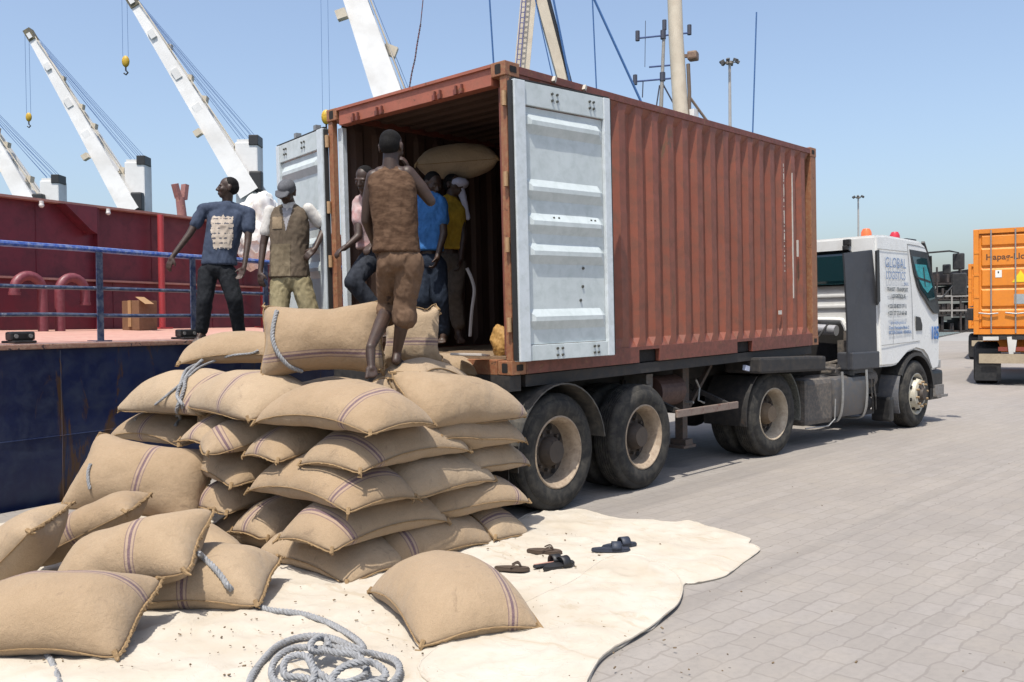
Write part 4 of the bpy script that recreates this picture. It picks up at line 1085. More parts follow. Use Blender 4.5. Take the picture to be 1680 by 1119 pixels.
b = MB(); b.b2((-4.5, -.03, DZ - .055), (40, .03, DZ - .005), .01); b.build('rubbing_strake', paint('strake', (.33, .17, .12), .6, dirt=(.5, .35, .25), dirt_amt=.7, scale=6, rust=(.06, .04, .05), rust_amt=.58), SH)
b = MB(); b.b2((-4.5, 3.94, DZ), (40, 4.0, 3.45)); cm = b.build('coaming', M_BULW, SH)
b = MB(); b.b2((-4.5, 3.80, 3.451), (40, 4.15, 3.485)); b.b2((-4.5, 3.87, 2.36), (40, 3.939, 2.39)); b.build('coaming_flange', paint('flange', (.36, .17, .14), .6, dirt=(.5, .36, .3), scale=3), cm)
b = MB()
for px in (160, 700): x = shp(px, 3.9); b.b2((x - .02, 3.84, DZ + .128), (x + .02, 3.939, 3.45))
x = shp(150, 3.8); b.prism([(x - .45, 3.44), (x + .05, 3.44), (x + .05, 3.05), (x - .05, 3.1)], 3.70, 3.93); b.build('bracket', M_BULW, cm)
b = MB()
for x in np.arange(-3.6, 14, 1.9): b.b2((x, 3.932, DZ + .14), (x + .012, 3.9395, 2.355)); b.b2((x + .7, 3.932, 2.395), (x + .712, 3.9395, 3.448))
b.build('weld_seam', M_BULW, cm)
b = MB()
for x in np.arange(-4, 14, 2.3): b.tube([Vector((x, .022 + noise.noise(Vector((x * .6, z * .8, 2))) * .02 + max(0, -z) * .01, z)) for z in np.linspace(-1, DZ - .07, 12)], .006, 5)
b.tube([Vector((x, .022 + noise.noise(Vector((x * .6, .62 * .8, 2))) * .02, .62)) for x in np.linspace(-4.4, 14, 70)], .007, 5)
b.build('hull_seam', M_HULL, SH)
for px in (266, 432, 585): 
    x = shp(px, 3.75); b = MB(); b.cyl((x, 3.75, DZ + .12), (x, 3.75, 3.445), .05, n=10); b.b2((x - .12, 3.65, DZ + .122), (x + .12, 3.85, DZ + .15)); b.build('stanchion', M_REDB, SH, True)
for px in (66, 175, ):
    x = shp(px, 3.88); b = MB(); b.ball((x, 3.80, 3.39), .036); b.cyl((x, 3.8, 3.38), (x, 3.8, 3.45), .03); b.build('deck_lamp', paint('lamp_white', (.7, .68, .65), .3), SH, True)
def vent(pxb, sgn, drop):
    x = shp(pxb, 3.3); b = MB()
    pts = [Vector((x, 3.3, DZ + .05)), Vector((x, 3.3, 2.15))] + [Vector((x + sgn * (.19 - .19 * cos(t)), 3.3, 2.17 + .20 * sin(t))) for t in np.linspace(0, pi, 12)] + [Vector((x + sgn * .38, 3.3, 2.17 - drop))]
    b.tube(pts, .064, 14); b.cyl(pts[-1], pts[-1] + Vector((0, 0, -.04)), .074, n=14); b.cyl((x, 3.3, DZ + .05), (x, 3.3, DZ + .10), .12, n=14)
    b.build('vent_pipe', M_VENT, SH, True)
vent(70, -1, .02); vent(98, 1, .14)
# rails
xs = [shp(165, .10), shp(318, .10), shp(437, .10)]; st = xs[1] - xs[0]
allx = [xs[0] - st, xs[0], xs[1], xs[2], xs[2] + st, xs[2] + 2 * st]
for x in allx:
    b = MB(); b.b2((x - .035, .10, DZ), (x - .0, .115, DZ + .92)); b.b2((x + .0, .10, DZ), (x + .035, .16, DZ + .92)); b.b2((x - .09, .05, DZ), (x + .09, .2, DZ + .015)); b.build('rail_post', M_RAIL, SH)
for h, r, m in ((.94, .030, M_RAILT), (.545, .020, M_RAIL), (.27, .020, M_RAIL)):
    b = MB(); pts = [Vector((x, .13 + noise.noise(Vector((x, h, 0))) * .01, DZ + h + noise.noise(Vector((x * .9, h * 3, 4))) * .012)) for x in np.linspace(-4.4, allx[-1], 60)]
    b.tube(pts, r, 8); b.build('rail', m, SH, True)
for px in (27, 300):
    x = shp(px, .16); b = MB(); b.b2((x - .11, .02, DZ + .004), (x + .11, .24, DZ + .03), .01); b.b2((x - .12, .06, DZ + .03), (x + .12, .16, DZ + .115), .02); f_ = b.build('fairlead', M_BLKP, SH)
    b = MB()
    for s in (-.07, .07): b.cyl((x + s, .052, DZ + .072), (x + s, .0585, DZ + .072), .02, n=12)
    b.build('eye', M_STEEL, f_)
# forked stub mast beyond the coaming
x = shp(300, 5.2); b = MB(); b.tube([Vector((x, 5.2, 3.3)), Vector((x + .02, 5.2, 3.7)), Vector((x - .02, 5.2, 4.02))], [.09, .085, .08], 10); b.box((x - .09, 5.2, 4.13), (.07, .12, .26), mathutils.Euler((0, -.3, 0))); b.box((x + .08, 5.2, 4.13), (.08, .12, .28), mathutils.Euler((0, .15, 0)))
b.build('stub_post', paint('stub_pink', (.36, .17, .15), .6, dirt=(.12, .06, .05), scale=6, rust=(.5, .33, .12), rust_amt=.62), SH, True)
b = MB(); b.b2((-4.5, 4.16, 3.3), (40, 9.5, 3.4)); b.build('hatch_cover', paint('hatch', (.25, .12, .1), .7), SH)
# things on deck
x = shp(229, 3.25); p = SO + SX * x + SY * 3.25
BX = thing('cardboard_box', 'brown cardboard box standing on the deck by the red coaming', 'box', (p.x, p.y, DZ + .11), (0, 0, SA + .1))
b = MB(); b.b2((-.17, -.17, 0), (.17, .17, .43), .006); b.build('carton', paint('cardboard', (.20, .10, .05), .8, dirt=(.13, .065, .035), scale=6), BX)
b = MB(); b.b2((-.192, -.03, .05), (.192, .03, .4335)); b.box((-.08, -.19, .43), (.16, .22, .005), mathutils.Euler((.5, 0, 0))); b.build('flap', paint('cardboard_tape', (.42, .25, .12), .6), BX)
def lump(name, c, rad, mat, seed, amp=.25, lab=None, cat=None, rot=0):
    b = MB(); r = bmesh.ops.create_icosphere(b.bm, subdivisions=5, radius=1)
    for v in r['verts']:
        n = v.co.copy(); d = 1 + noise.noise(n * 1.6 + Vector((seed, 0, 0))) * amp + (1 - abs(noise.noise(n * 3.3 + Vector((0, seed, 0))))) * amp * .55 - abs(noise.noise(n * 7 + Vector((seed, 3, 0)))) * amp * .3
        v.co = Vector((n.x * rad[0], n.y * rad[1], n.z * rad[2])) * d
    b_ = b.build(name, mat, None, True); b_.location = c; b_.rotation_euler = (0, 0, rot)
    if lab: tag(b_, lab, cat)
    return b_
M_WBAG = paint('white_sheet', (.78, .78, .76), .6, dirt=(.55, .46, .28), dirt_amt=.5, scale=1.4, bump=.3, bscale=15)
p = at(425, 338, 15.2); lump('bulk_bag', (p.x, p.y, 3.30), (.44, .45, .55), M_WBAG, 3, .35, 'crumpled white bulk bag on the hatch between the two standing men', 'bag')
b = MB()
# ------------------------------------------------------------------ cranes of the ships across the basin
M_CRW = paint('crane_white', (.80, .79, .77), .5, dirt=(.58, .56, .53), dirt_amt=.5, scale=.10, rust=(.35, .2, .1), rust_amt=.70, bump=.0)
M_CRB = paint('crane_beige', (.66, .58, .45), .5, dirt=(.48, .40, .30), dirt_amt=.6, scale=.3, rust=(.3, .18, .1), rust_amt=.70, bump=.0)
M_WIRE = paint('wire_blue', (.045, .13, .32), .6)
M_HOOK = paint('hook_yellow', (.68, .42, .02), .5, dirt=(.1, .07, .02), dirt_amt=.6, scale=1.5)
RH = Vector((CAM_R.x, CAM_R.y, 0)).normalized(); FH = Vector((CAM_F.x, CAM_F.y, 0)).normalized()
def crane(D, tower, foot, tip, hook, label, w0, w1, hide_tower=False):
    """tower = (px left, px right, py top); foot/tip of the boom, hook block height; distances in metres from px at depth D"""
    xl, xr, yt = tower; m = D / FPX
    base = at((xl + xr) / 2, yt, D); o = Vector((base.x, base.y, -2)); T = thing('deck_crane', label, 'crane', tuple(o), (0, 0, atan2(RH.y, RH.x)))
    def loc(p): q = p - o; return Vector((q.dot(RH), q.dot(FH), q.z))
    def L(px, py, dd=0): return loc(at(px, py, D)) + Vector((0, dd, 0))
    W = (xr - xl) * m; zt = base.z + 2
    b = MB(); b.b2((-W / 2, -W * .45, 0), (W / 2, W * .45, zt), W * .06); b.b2((-W * .42, -W * .4, zt), (W * .3, W * .4, zt + W * .12)); b.build('tower', M_CRW, T)
    b = MB(); b.b2((W * .12, -W * .5, zt - W * .15), (W * .54, W * .3, zt + W * .30), W * .03); b.build('sheave_house', M_BLKP, T)
    f = L(*foot); t = L(*tip); ax = (t - f).normalized(); side = Vector((0, 1, 0)); up = side.cross(ax); Lb = (t - f).length
    if up.z < 0: up = -up
    a0, a1 = w0 * m, w1 * m
    b = MB()
    for s in (-1, 1):                                      # twin chords that meet at the head
        P = []
        for i in range(25):
            u = i / 24; wd = a0 + (a1 - a0) * u; hh = wd * (.5 if u > .1 else .36)
            c = f + ax * Lb * u + side * s * wd * (.55 * (1 - u) + .22); 
            P.append([c - up * wd * .5, c + up * wd * .5, c + up * wd * .5 + side * s * wd * .2, c - up * wd * .5 + side * s * wd * .2, c - up * wd * .5])
        b.grid(P)
    for u in (.0, .12, .26, .42, .60, .8, .97):
        wd = a0 + (a1 - a0) * u; c = f + ax * Lb * u; b.bar(c - side * wd * .75, c + side * wd * .75, wd * .55, wd * .8, ax)
    bm_ = b.build('boom', M_CRW, T)
    b = MB()
    for u in (.2, .45, .56, .72): wd = a0 + (a1 - a0) * u; c = f + ax * Lb * u; b.bar(c + up * wd * .5, c + up * wd * .75 + ax * wd * .3, wd * .3, wd * .5)
    b.bar(f + ax * Lb * .33 - up * a0 * .40 - side * a0 * .8, f + ax * Lb * .33 - up * a0 * .75 - side * a0 * .8, a0 * .3)
    b.tube([f + ax * Lb * u + up * (a0 + (a1 - a0) * u) * .62 - side * a0 * .3 for u in np.linspace(.05, .95, 12)], a1 * .07, 6)
    b.build('boom_fitting', M_CRB, bm_)
    b = MB(); b.bar(t - ax * a1 * 1.6, t + ax * a1 * .2, a1 * 1.3, a1 * 1.1, up); b.build('boom_head', paint('boom_head', (.10, .09, .07), .6, dirt=(.4, .3, .03), scale=.6), bm_)
    if not hide_tower:
        b = MB(); b.b2((-W * .75, -W * 1.0, 0), (-W * .3, -W * .5, 0.01)); c = f + Vector((W * .25, -W * .6, W * .55)); b.box(c, (W * .55, W * .4, W * .9), None, W * .08); b.build('operator_cab', M_BLKP, T)
    b = MB(); top = Vector((0, 0, zt + W * .12))
    for i, q in enumerate((-.42, -.2, .0, .25, .38)):
        for s in ((-1, 1) if i % 2 else (1,)):
            p0 = top + Vector((W * q, s * W * .25, W * .08)); p1 = f + ax * Lb * (.86 + .025 * i) + up * a1 * .6 + side * s * a1 * .4
            b.tube([p0, (p0 + p1) / 2 - Vector((0, 0, Lb * .004)), p1], .032 * D / 110, 5)
    b.build('luffing_wire', M_WIRE, T)
    if hook:
        hp = L(*hook); b = MB()
        for s in (-1, 1): b.tube([Vector((hp.x + s * a1 * .32, hp.y, hp.z)), Vector((hp.x + s * a1 * .30, hp.y, max(t.z - a1 * .4, hp.z + 1)))], .022 * D / 110, 5)
        b.build('hoist_wire', M_WIRE, T)
        b = MB(); s = a1 * .62; b.ball((hp.x, hp.y, hp.z - s * .9), (s * .72, s * .45, s * 1.1), 14); hk = b.build('hook_block', M_HOOK, T, True)
        b = MB(); b.tube([Vector((hp.x + s * .0, hp.y, hp.z - s * 1.9)), Vector((hp.x, hp.y, hp.z - s * 2.6)), Vector((hp.x + s * .4, hp.y, hp.z - s * 3.0)), Vector((hp.x, hp.y, hp.z - s * 3.4)), Vector((hp.x - s * .38, hp.y, hp.z - s * 3.1))], s * .16, 6); b.build('hook', M_BLKP, hk, True)
    return T
crane(112, (390, 427, 236), (418, 322), (213, -6), (206, 93), 'white deck crane directly above the man in the dark T-shirt, hook near the top edge', 33, 14)
crane(126, (210, 243, 268), (226, 352), (47, 52), (47, 186), 'white deck crane whose whole boom is in view, second from the left', 30, 11)
crane(137, (72, 103, 298), (66, 352), (-75, 120), None, 'white deck crane cut by the left edge of the photo, farthest of the row', 29, 12)
crane(86, (652, 690, 190), (655, 205), (470, -330), (535, 182), 'white crane boom rising behind the open container roof', 48, 18, True)
# ------------------------------------------------------------------ masts, rigging, floodlights behind the container
def P3(px, py, D): return at(px, py, D)
def mast(name, label, cat, D, px, py):
    p = at(px, py, D); o = Vector((p.x, p.y, -2)); return thing(name, label, cat, tuple(o)), o
D = 58; m = D / FPX
T, o = mast('derrick_mast', 'beige two legged derrick mast rising behind the container roof', 'mast', D, 885, 100)
b = MB(); top = at(880, -140, D) - o
b.bar(at(852, 160, D) - o, top, 25 * m, 26 * m, FH); b.bar(at(846, 330, D) - o, at(852, 160, D) - o, 25 * m, 26 * m, FH); b.build('leg', M_CRB, T)
b = MB(); b.bar(at(980, 330, D) - o, at(872, -60, D) - o, 20 * m, 20 * m, FH); l2 = b.build('leg', M_CRB, T)
b = MB(); p0, p1 = at(986, 330, D - .3) - o, at(884, -60, D - .3) - o; b.tube([p0, p1], 4 * m, 6); b.build('pipe', M_BLKP, l2)
b = MB()
for s in (-3.2, 3.2): b.tube([at(846 + s, 160, D - 1) - o, at(863 + s, -40, D - 1) - o], 1.0 * m, 5)
for i in range(24): y = -40 + i * 8.6; x = 863 - (y + 40) * .085; b.tube([at(x - 3.2, y, D - 1) - o, at(x + 3.2, y, D - 1) - o], .8 * m, 4)
b.build('ladder', paint('ladder_violet', (.12, .12, .26), .6), T)
T, o = mast('derrick_post', 'tall thick beige post with a brown radar box behind the container', 'mast', D, 1110, 100)
b = MB(); b.tube([at(1121, 360, D) - o, at(1117, 190, D) - o, at(1109, 60, D) - o, at(1104, -80, D) - o], [12.6 * m, 12.4 * m, 12 * m, 11.5 * m], 20); b.build('post', M_CRB, T, True)
b = MB(); b.box(at(1137, 92, D) - o, (20 * m, 16 * m, 14 * m), mathutils.Euler((0, 0, .3)), 3 * m); b.bar(at(1118, 92, D) - o, at(1130, 92, D) - o, 5 * m); b.build('radar_box', paint('radar_brown', (.20, .12, .08), .6, dirt=(.4, .3, .2), scale=.8), T)  # radar box on a short arm
b = MB(); b.tube([at(1129, 105, D) - o, at(1131, 150, D) - o, at(1131, 190, D) - o, at(1131, 280, D) - o], 3.2 * m, 6); b.tube([at(1132, 160, D) - o, at(1150, 185, D) - o, at(1170, 212, D) - o], 2.2 * m, 6); b.build('stay', paint('stay_brown', (.16, .12, .09), .6), T)
b = MB(); b.box(at(1138, 190, D) - o, (14 * m, 10 * m, 20 * m)); b.build('winch_house', M_CRW, T)
D = 66; m = D / FPX
T, o = mast('antenna_mast', 'thin mast with crossbars and small aerials beside the thick beige post', 'mast', D, 1086, 100)
b = MB(); b.tube([at(1082, 340, D) - o, at(1084, 190, D) - o, at(1090, 38, D) - o], [3.6 * m, 3.4 * m, 2.4 * m], 10); mm = b.build('pole', paint('pole_grey', (.32, .30, .27), .6), T, True)
M_DK = paint('aerial_dark', (.05, .055, .08), .6)
for y0, y1, x0, x1 in ((63, 54, 1044, 1130), (134, 128, 1040, 1108), (110, 107, 1065, 1100)):
    b = MB(); b.tube([at(x0, y0, D) - o, at(x1, y1, D) - o], 1.5 * m, 6); b.build('crossbar', paint('bar_blue', (.07, .11, .25), .6), T)
b = MB()
for x, y in ((1046, 60), (1042, 132), (1090, 42), (1131, 50)): b.cyl(at(x, y - 9, D) - o, at(x, y + 7, D) - o, 3.6 * m, n=8)
for x, y in ((1087, 127), (1088, 58)): b.cyl(at(x, y - 8, D) - o, at(x, y + 6, D) - o, 4.6 * m, n=8)
b.build('aerial', M_DK, T)
b = MB(); b.tube([at(1083, 130, D) - o, at(1106, 172, D) - o], 1.4 * m, 5); b.tube([at(1082, 140, D) - o, at(1076, 180, D) - o], 1.2 * m, 5); b.tube([at(1054, 160, D) - o, at(1055, 134, D) - o], .9 * m, 4); b.tube([at(1058, 110, D) - o, at(1059, 34, D) - o], .5 * m, 4); b.build('whip', M_DK, T)
# wires
def wire(D, a, c, r, label, mat=M_WIRE, sag=0.):
    pa = at(*a, D); pc = at(*c, D); md = (pa + pc) / 2 - Vector((0, 0, sag)); b = MB(); o = Vector((pc.x, pc.y, pc.z))
    b.tube([p - o for p in (pa, (pa + md) / 2 * 1.0, md, (md + pc) / 2, pc)], r * D / FPX, 5); ob = b.build('rigging_wire', mat, None, True); ob.location = o
    tag(ob, label, 'cable', 'blue rigging wires above the container')
wire(57, (802, -20), (812, 140), 1.5, 'dark blue wire meeting the container corner from above')
wire(57, (904, -20), (940, 160), 1.9, 'blue wire running close along the right derrick leg')
wire(57, (876, -10), (914, 160), 1.0, 'thin blue wire between the two derrick legs')
wire(57, (971, -20), (980, 180), 1.2, 'thin nearly upright blue wire right of the derrick frame')
wire(57, (966, -20), (1062, 190), 2.2, 'thickest blue wire, slanting down to the right onto the container roof')
wire(64, (1241, 20), (1234, 240), 1.3, 'lone upright wire right of the floodlight mast')
# chain sling
b = MB(); D = 84; pts = [(696, -20), (690, 40), (684, 75), (681, 96), (676, 118), (672, 142), (668, 170)]; o = at(668, 170, D); Pq = [at(x, y, D) - o for x, y in pts]
b.tube(Pq[:3], .05, 5); b2 = MB()
P = resample(Pq[1:], .18)
for i, p in enumerate(P): b.ball(p, (.10, .07, .12) if i % 2 else (.06, .1, .12), 6)
sl_ = b.build('chain_sling', paint('chain_dark', (.06, .05, .06), .6, dirt=(.4, .1, .1), dirt_amt=.6, scale=.8)); sl_.location = o; tag(sl_, 'dark chain sling hanging from above over the container roof edge', 'chain')
# floodlight masts
def flood(D, px, pyt, lab, k=1.0, base=None):
    p = at(px, pyt, D); o = Vector((p.x, p.y, -.02)); T = thing('floodlight_mast', lab, 'street lamp', tuple(o), group='floodlight masts of the port'); h = p.z; m = D / FPX
    b = MB(); b.tube([Vector((0, 0, 0)), Vector((0, 0, h * .6)), Vector((0, 0, h))], [3.6 * m * k, 3 * m * k, 2.2 * m * k], 8); b.build('pole', paint('flood_pole', (.42, .40, .38), .6), T, True)
    b = MB(); b.cyl((0, 0, h - 2 * m * k), (0, 0, h + 2 * m * k), 6 * m * k, n=10); b.build('crown_ring', paint('ring_tan', (.3, .26, .22), .6), T)
    for i in range(6):
        a = 2 * pi * i / 6 + .3; d = Vector((cos(a), sin(a), 0)); b = MB(); b.bar(d * 4 * m * k + Vector((0, 0, h)), d * 11 * m * k + Vector((0, 0, h + 2 * m * k)), 1.5 * m * k); b.box(d * 13 * m * k + Vector((0, 0, h + 2 * m * k)), (7 * m * k, 5 * m * k, 4 * m * k), mathutils.Euler((0, .5, a))); b.build('floodlight', paint('flood_dark', (.10, .095, .09), .6), T)
flood(150, 1197, 103, 'tall floodlight mast with a ring of lamps above the container')
flood(230, 1408, 324, 'distant floodlight mast over the white tractor cab', .6)
# ------------------------------------------------------------------ orange container truck at the right
M_ORG = paint('container_orange', (.78, .25, .018), .5, dirt=(.62, .19, .02), dirt_amt=.5, scale=2, rust=(.30, .12, .03), rust_amt=.72, var=.06)
M_ORGD = paint('orange_lettering', (.12, .05, .02), .6)
def orange_truck(loc, yaw, label, H=2.60):
    T = thing('container_truck', label, 'truck', loc, (0, 0, yaw))
    z0 = 1.26; W = 2.438; L = 6.06
    b = MB(); b.b2((.06, .03, z0 + .12), (L, W - .03, z0 + H - .06)); b.build('container_body', M_ORG, T)
    b = MB()
    for y in (0, W - .12): b.b2((-.02, y, z0), (.14, y + .12, z0 + H), .01)
    b.b2((-.02, .121, z0 + H - .11), (.12, W - .121, z0 + H)); b.b2((-.02, .121, z0), (.12, W - .121, z0 + .13)); 
    for y in (-.005, W - .08): b.b2((.141, y, z0 + H - .09), (L, y + .085, z0 + H)); b.b2((.141, y, z0), (L, y + .085, z0 + .12))
    b.build('container_frame', M_ORG, T, bev=.004)
    b = MB()
    for i in range(20):
        x = .3 + i * .285; b.prism([(x, .03), (x + .05, -.004), (x + .12, -.004), (x + .17, .03)], z0 + .13, z0 + H - .1, lambda x, y, z: Vector((x, z, y)))
    b.build('side_rib', M_ORG, T)
    for k in (0, 1):
        y0 = .13 + k * 1.095; y1 = y0 + 1.085
        b = MB(); prof = []
        P = []
        zs = [z0 + .14]
        rows = [z0 + .14 + (H - .26) * f for f in (.0, .215, .43, .645, .86, 1.0)]
        prof = []
        for a, c in zip(rows, rows[1:]): prof += [(a + .02, 0), (a + .06, -.035), (c - .06, -.035), (c - .02, 0)]
        for y in (y0, y0 + .04, y0 + .07, y1 - .07, y1 - .04, y1): P.append([Vector((.03 + (d if y0 + .05 < y < y1 - .05 else 0), y, z)) for z, d in prof])
        b.grid(P); d = b.build('door', M_ORG, T)
        b = MB()
        for y in (y0 + .30, y1 - .26): b.cyl((-.03, y, z0 + .03), (-.03, y, z0 + H - .03), .018)
        b.build('lock_rod', M_STEEL, d)
        b = MB()
        for y in (y0 + .04, y0 + .62): 
            b.tube([Vector((-.055, y + .05, z0 + .52)), Vector((-.06, y + .25, z0 + .50)), Vector((-.05, y + .48, z0 + .53))], .018, 6)
        b.build('handle', M_STEEL, d)
        b = MB()
        for z in (.35, .9, 1.45, 2.0): b.b2((-.03, y0 - .09 if k == 0 else y1 + .0, z0 + z), (.0, y0 + .02 if k == 0 else y1 + .11, z0 + z + .06))
        b.build('hinge', M_ORG, d)
    Mr = Matrix(((0, 0, -1, 0), (-1, 0, 0, 0), (0, 1, 0, 0), (0, 0, 0, 1)))
    def put(s, y, z, h, mat, **k): return text_mesh('lettering', s, h, mat, T, Matrix.Translation((-.006, y, z)) @ Mr, .002, **k)
    put('Hapag-Lloyd', W - .27, z0 + 1.84, .20, M_ORGD, bold=.004, xs=1.05)
    b = MB(); b.b2((-.012, W - .62, z0 + 1.40), (-.004, W - .48, z0 + 1.58)); b.build('placard', paint('placard_white', (.8, .8, .75), .5), T)
    b = MB(); b.b2((-.014, W - .56, z0 + 1.50), (-.0125, W - .53, z0 + 1.55)); b.build('placard_mark', M_BLKP, T)
    tri = [(W - 1.02 - .18, 1.27), (W - 1.02 + .18, 1.27), (W - 1.02, 1.56)]
    b = MB(); b.prism([(y, z0 + z) for y, z in tri], -.014, -.004, lambda x, y, z: Vector((y, x, z))); b.build('warning_triangle', paint('tri_yellow', (.90, .68, .02), .4), T)
    b = MB(); b.b2((-.013, W - 1.12, z0 + .74), (-.004, W - .88, z0 + .98)); b.build('data_plate', paint('plate_alu', (.45, .48, .48), .4, .4), T)
    # chassis
    b = MB(); b.b2((-.0, .1, z0 - .13), (L + .4, W - .1, z0 - .012)); b.b2((.0, .75, z0 - .4), (L + .4, .9, z0 - .14)); b.b2((.0, 1.5, z0 - .4), (L + .4, 1.65, z0 - .14)); b.build('frame', M_CHAS, T)
    b = MB(); b.b2((-.10, .12, .55), (-.02, W - .12, .78)); b.build('bumper', paint('bumper_tan', (.42, .34, .23), .6, dirt=(.25, .18, .12), scale=4), T)
    b = MB(); b.bar((-.05, .8, .78), (-.05, .75, 1.2), .1); b.bar((-.05, 1.62, .78), (-.05, 1.66, 1.2), .1); b.box((-.06, W - .85, .98), (.03, .14, .30), mathutils.Euler((.12, 0, 0))); b.box((-.06, W - .38, 1.16), (.03, .34, .09)); b.build('hanging_flap', paint('flap_white', (.62, .6, .55), .6), T)
    b = MB(); b.box((-.03, 1.2, .90), (.04, 1.4, .10)); b.build('light_bar', paint('lamp_red', (.25, .05, .03), .4), T)
    for x in (.9, 2.2):
        for y, r in ((.0, 0), (W, pi)):
            w_ = wheel(T, (x, y, .52), .52, .55); w_.rotation_euler = (0, 0, r)
    b = MB(); b.b2((.28, .02, .1), (.30, .60, .9)); b.b2((.28, W - .60, .1), (.30, W - .02, .9)); b.build('mud_flap', M_BLKP, T)
    # cab ahead of the box
    b = MB(); b.prism([(L + .5, .6), (L + 2.5, .6), (L + 2.55, 1.4), (L + 2.3, 2.55), (L + .5, 2.6)], .1, W - .1); b.build('cab', M_ORG, T, bev=.04)
    b = MB(); b.tube([Vector((L + 2.2, W - .1, 2.1)), Vector((L + 2.2, W + .3, 2.05))], .02); b.box((L + 2.2, W + .3, 1.8), (.1, .2, .4), None, .03); b.build('mirror', M_BLKP, T)
    return T
c0 = at(1597, 470, 22.2)
OY = radians(13.5); W_ = 2.438
left = Vector((-sin(OY), cos(OY), 0))
oT = orange_truck((c0.x - left.x * W_, c0.y - left.y * W_, 0), OY, 'orange container truck seen from behind at the right edge, its doors shut')
c1 = at(1588.5, 470, 36)
oT2 = copy_tree(oT); oT2.location = (c1.x - left.x * W_, c1.y - left.y * W_, 0); oT2['label'] = 'second orange container truck, only a sliver showing left of the nearer one'
oT['group'] = oT2['group'] = 'orange container trucks in the yard'
# ------------------------------------------------------------------ dark steel racks far behind the tractor
M_RACK = paint('rack_dark', (.035, .03, .028), .7, dirt=(.09, .06, .05), dirt_amt=.7, scale=1, rust=(.12, .07, .05), rust_amt=.6)
M_RACKP = paint('rack_pale', (.34, .32, .29), .7, dirt=(.15, .1, .08), scale=1)
RK = thing('steel_rack', 'dark stack of steel racks and timber far behind the tractor cab', 'rack', tuple(onz(1545, 545)) , (0, 0, radians(-50)))
b = MB()
random.seed(5)
for lv in range(4):
    z = .1 + lv * .88
    for x in np.arange(-1.5, 8.5, .25):
        if random.random() < .8: b.b2((x, random.uniform(-.1, .1), z + random.uniform(0, .05)), (x + random.uniform(.12, .24), 2.2, z + random.uniform(.3, .78)))
    b.b2((-1.6, -.05, z - .1), (8.6, 2.3, z - .01))
b.build('stacked_stock', M_RACK, RK)
b = MB()
for x in np.arange(-1.6, 8.7, 1.28):
    b.b2((x - .04, -.2, 0), (x + .04, -.12, 3.6))
b.build('post', M_RACK, RK)
b = MB()
for z in (1.15, 1.95): b.b2((-1.6, -.24, z), (8.6, -.205, z + .09))
for x in (.4, 1.9, 3.1): b.b2((x, -.26, .8), (x + .09, -.245, 2.5))
b.build('brace', M_RACKP, RK); RK.scale = (2.3, 2.3, 2.3)
# ------------------------------------------------------------------ people
def skin_mat(name, col):
    m, nt, b = newmat(name); k = NT(nt); oc = k.coord('Object')
    n = k.noise(oc, 14, 5, .6); n2 = k.noise(oc, 120, 3)
    c = k.mix(k.ramp(n, [(.3, 0), (.7, 1)]), tuple(x * .75 for x in col), tuple(x * 1.3 for x in col)); k.l(c, b.inputs['Base Color'])
    b.inputs['Roughness'].default_value = .52; b.inputs['Specular IOR Level'].default_value = .42
    try: b.inputs['Subsurface Weight'].default_value = .03
    except Exception: pass
    k.l(k.bump(n2, .12, .002), b.inputs['Normal']); return m
M_SKIN = skin_mat('skin_dark', (.042, .024, .017)); M_SKINP = skin_mat('palm_skin', (.20, .12, .085))
M_HAIR = paint('hair_black', (.008, .007, .007), .85, bump=.6, bscale=500, spec=.2)
def cloth(name, col, dirt=None, scale=6, var=.2, rough=.85):
    if name in _mats: return _mats[name]
    return paint(name, col, rough, dirt=dirt or tuple(c * .55 for c in col), dirt_amt=.5, scale=scale, bump=.35, bscale=180, var=var, spec=.15)
def cap_mesh(b, caps):
    for c in caps:
        if c[0] == 'c':
            _, p, r0, q, r1 = c; p = Vector(p); q = Vector(q); d = q - p; L = d.length
            if L < 1e-5: b.ball(p, max(r0, r1), 14); continue
            d /= L; rings = []; a = d.orthogonal().normalized(); bb = d.cross(a); n = 14
            for t in np.linspace(-pi / 2, 0, 5): rings.append((p + d * r0 * sin(t), r0 * cos(t)))
            for u in (.33, .66): rings.append((p + d * L * u, r0 + (r1 - r0) * u))
            for t in np.linspace(0, pi / 2, 5): rings.append((q + d * r1 * sin(t), r1 * cos(t)))
            R = [[b.bm.verts.new(o + (a * cos(2 * pi * i / n) + bb * sin(2 * pi * i / n)) * max(r, 1e-4)) for i in range(n)] for o, r in rings]
            for A, B in zip(R, R[1:]):
                for i in range(n): b.bm.faces.new((A[i], A[(i + 1) % n], B[(i + 1) % n], B[i]))
            b.bm.faces.new(R[0][::-1]); b.bm.faces.new(R[-1])
        elif c[0] == 'l':
            _, secs, M = c; n = 26; ex, ey = Vector(M.col[0]), Vector(M.col[1]); pts = []
            cs = smooth_poly([Vector(q[0]) for q in secs], 5, False); rs = smooth_poly([Vector((q[1], q[2], 0)) for q in secs], 5, False)
            def sup(t, e=.82): return (abs(cos(t)) ** e * (1 if cos(t) > 0 else -1), abs(sin(t)) ** e * (1 if sin(t) > 0 else -1))
            R = [[b.bm.verts.new(c_ + ex * r_.x * sup(2 * pi * i / n)[0] + ey * r_.y * sup(2 * pi * i / n)[1]) for i in range(n)] for c_, r_ in zip(cs, rs)]
            for A, B in zip(R, R[1:]):
                for i in range(n): b.bm.faces.new((A[i], A[(i + 1) % n], B[(i + 1) % n], B[i]))
            b.bm.faces.new(R[0][::-1]); b.bm.faces.new(R[-1])
        else:
            _, cc, rad, M = c; b.ball(cc, rad, 18, M)
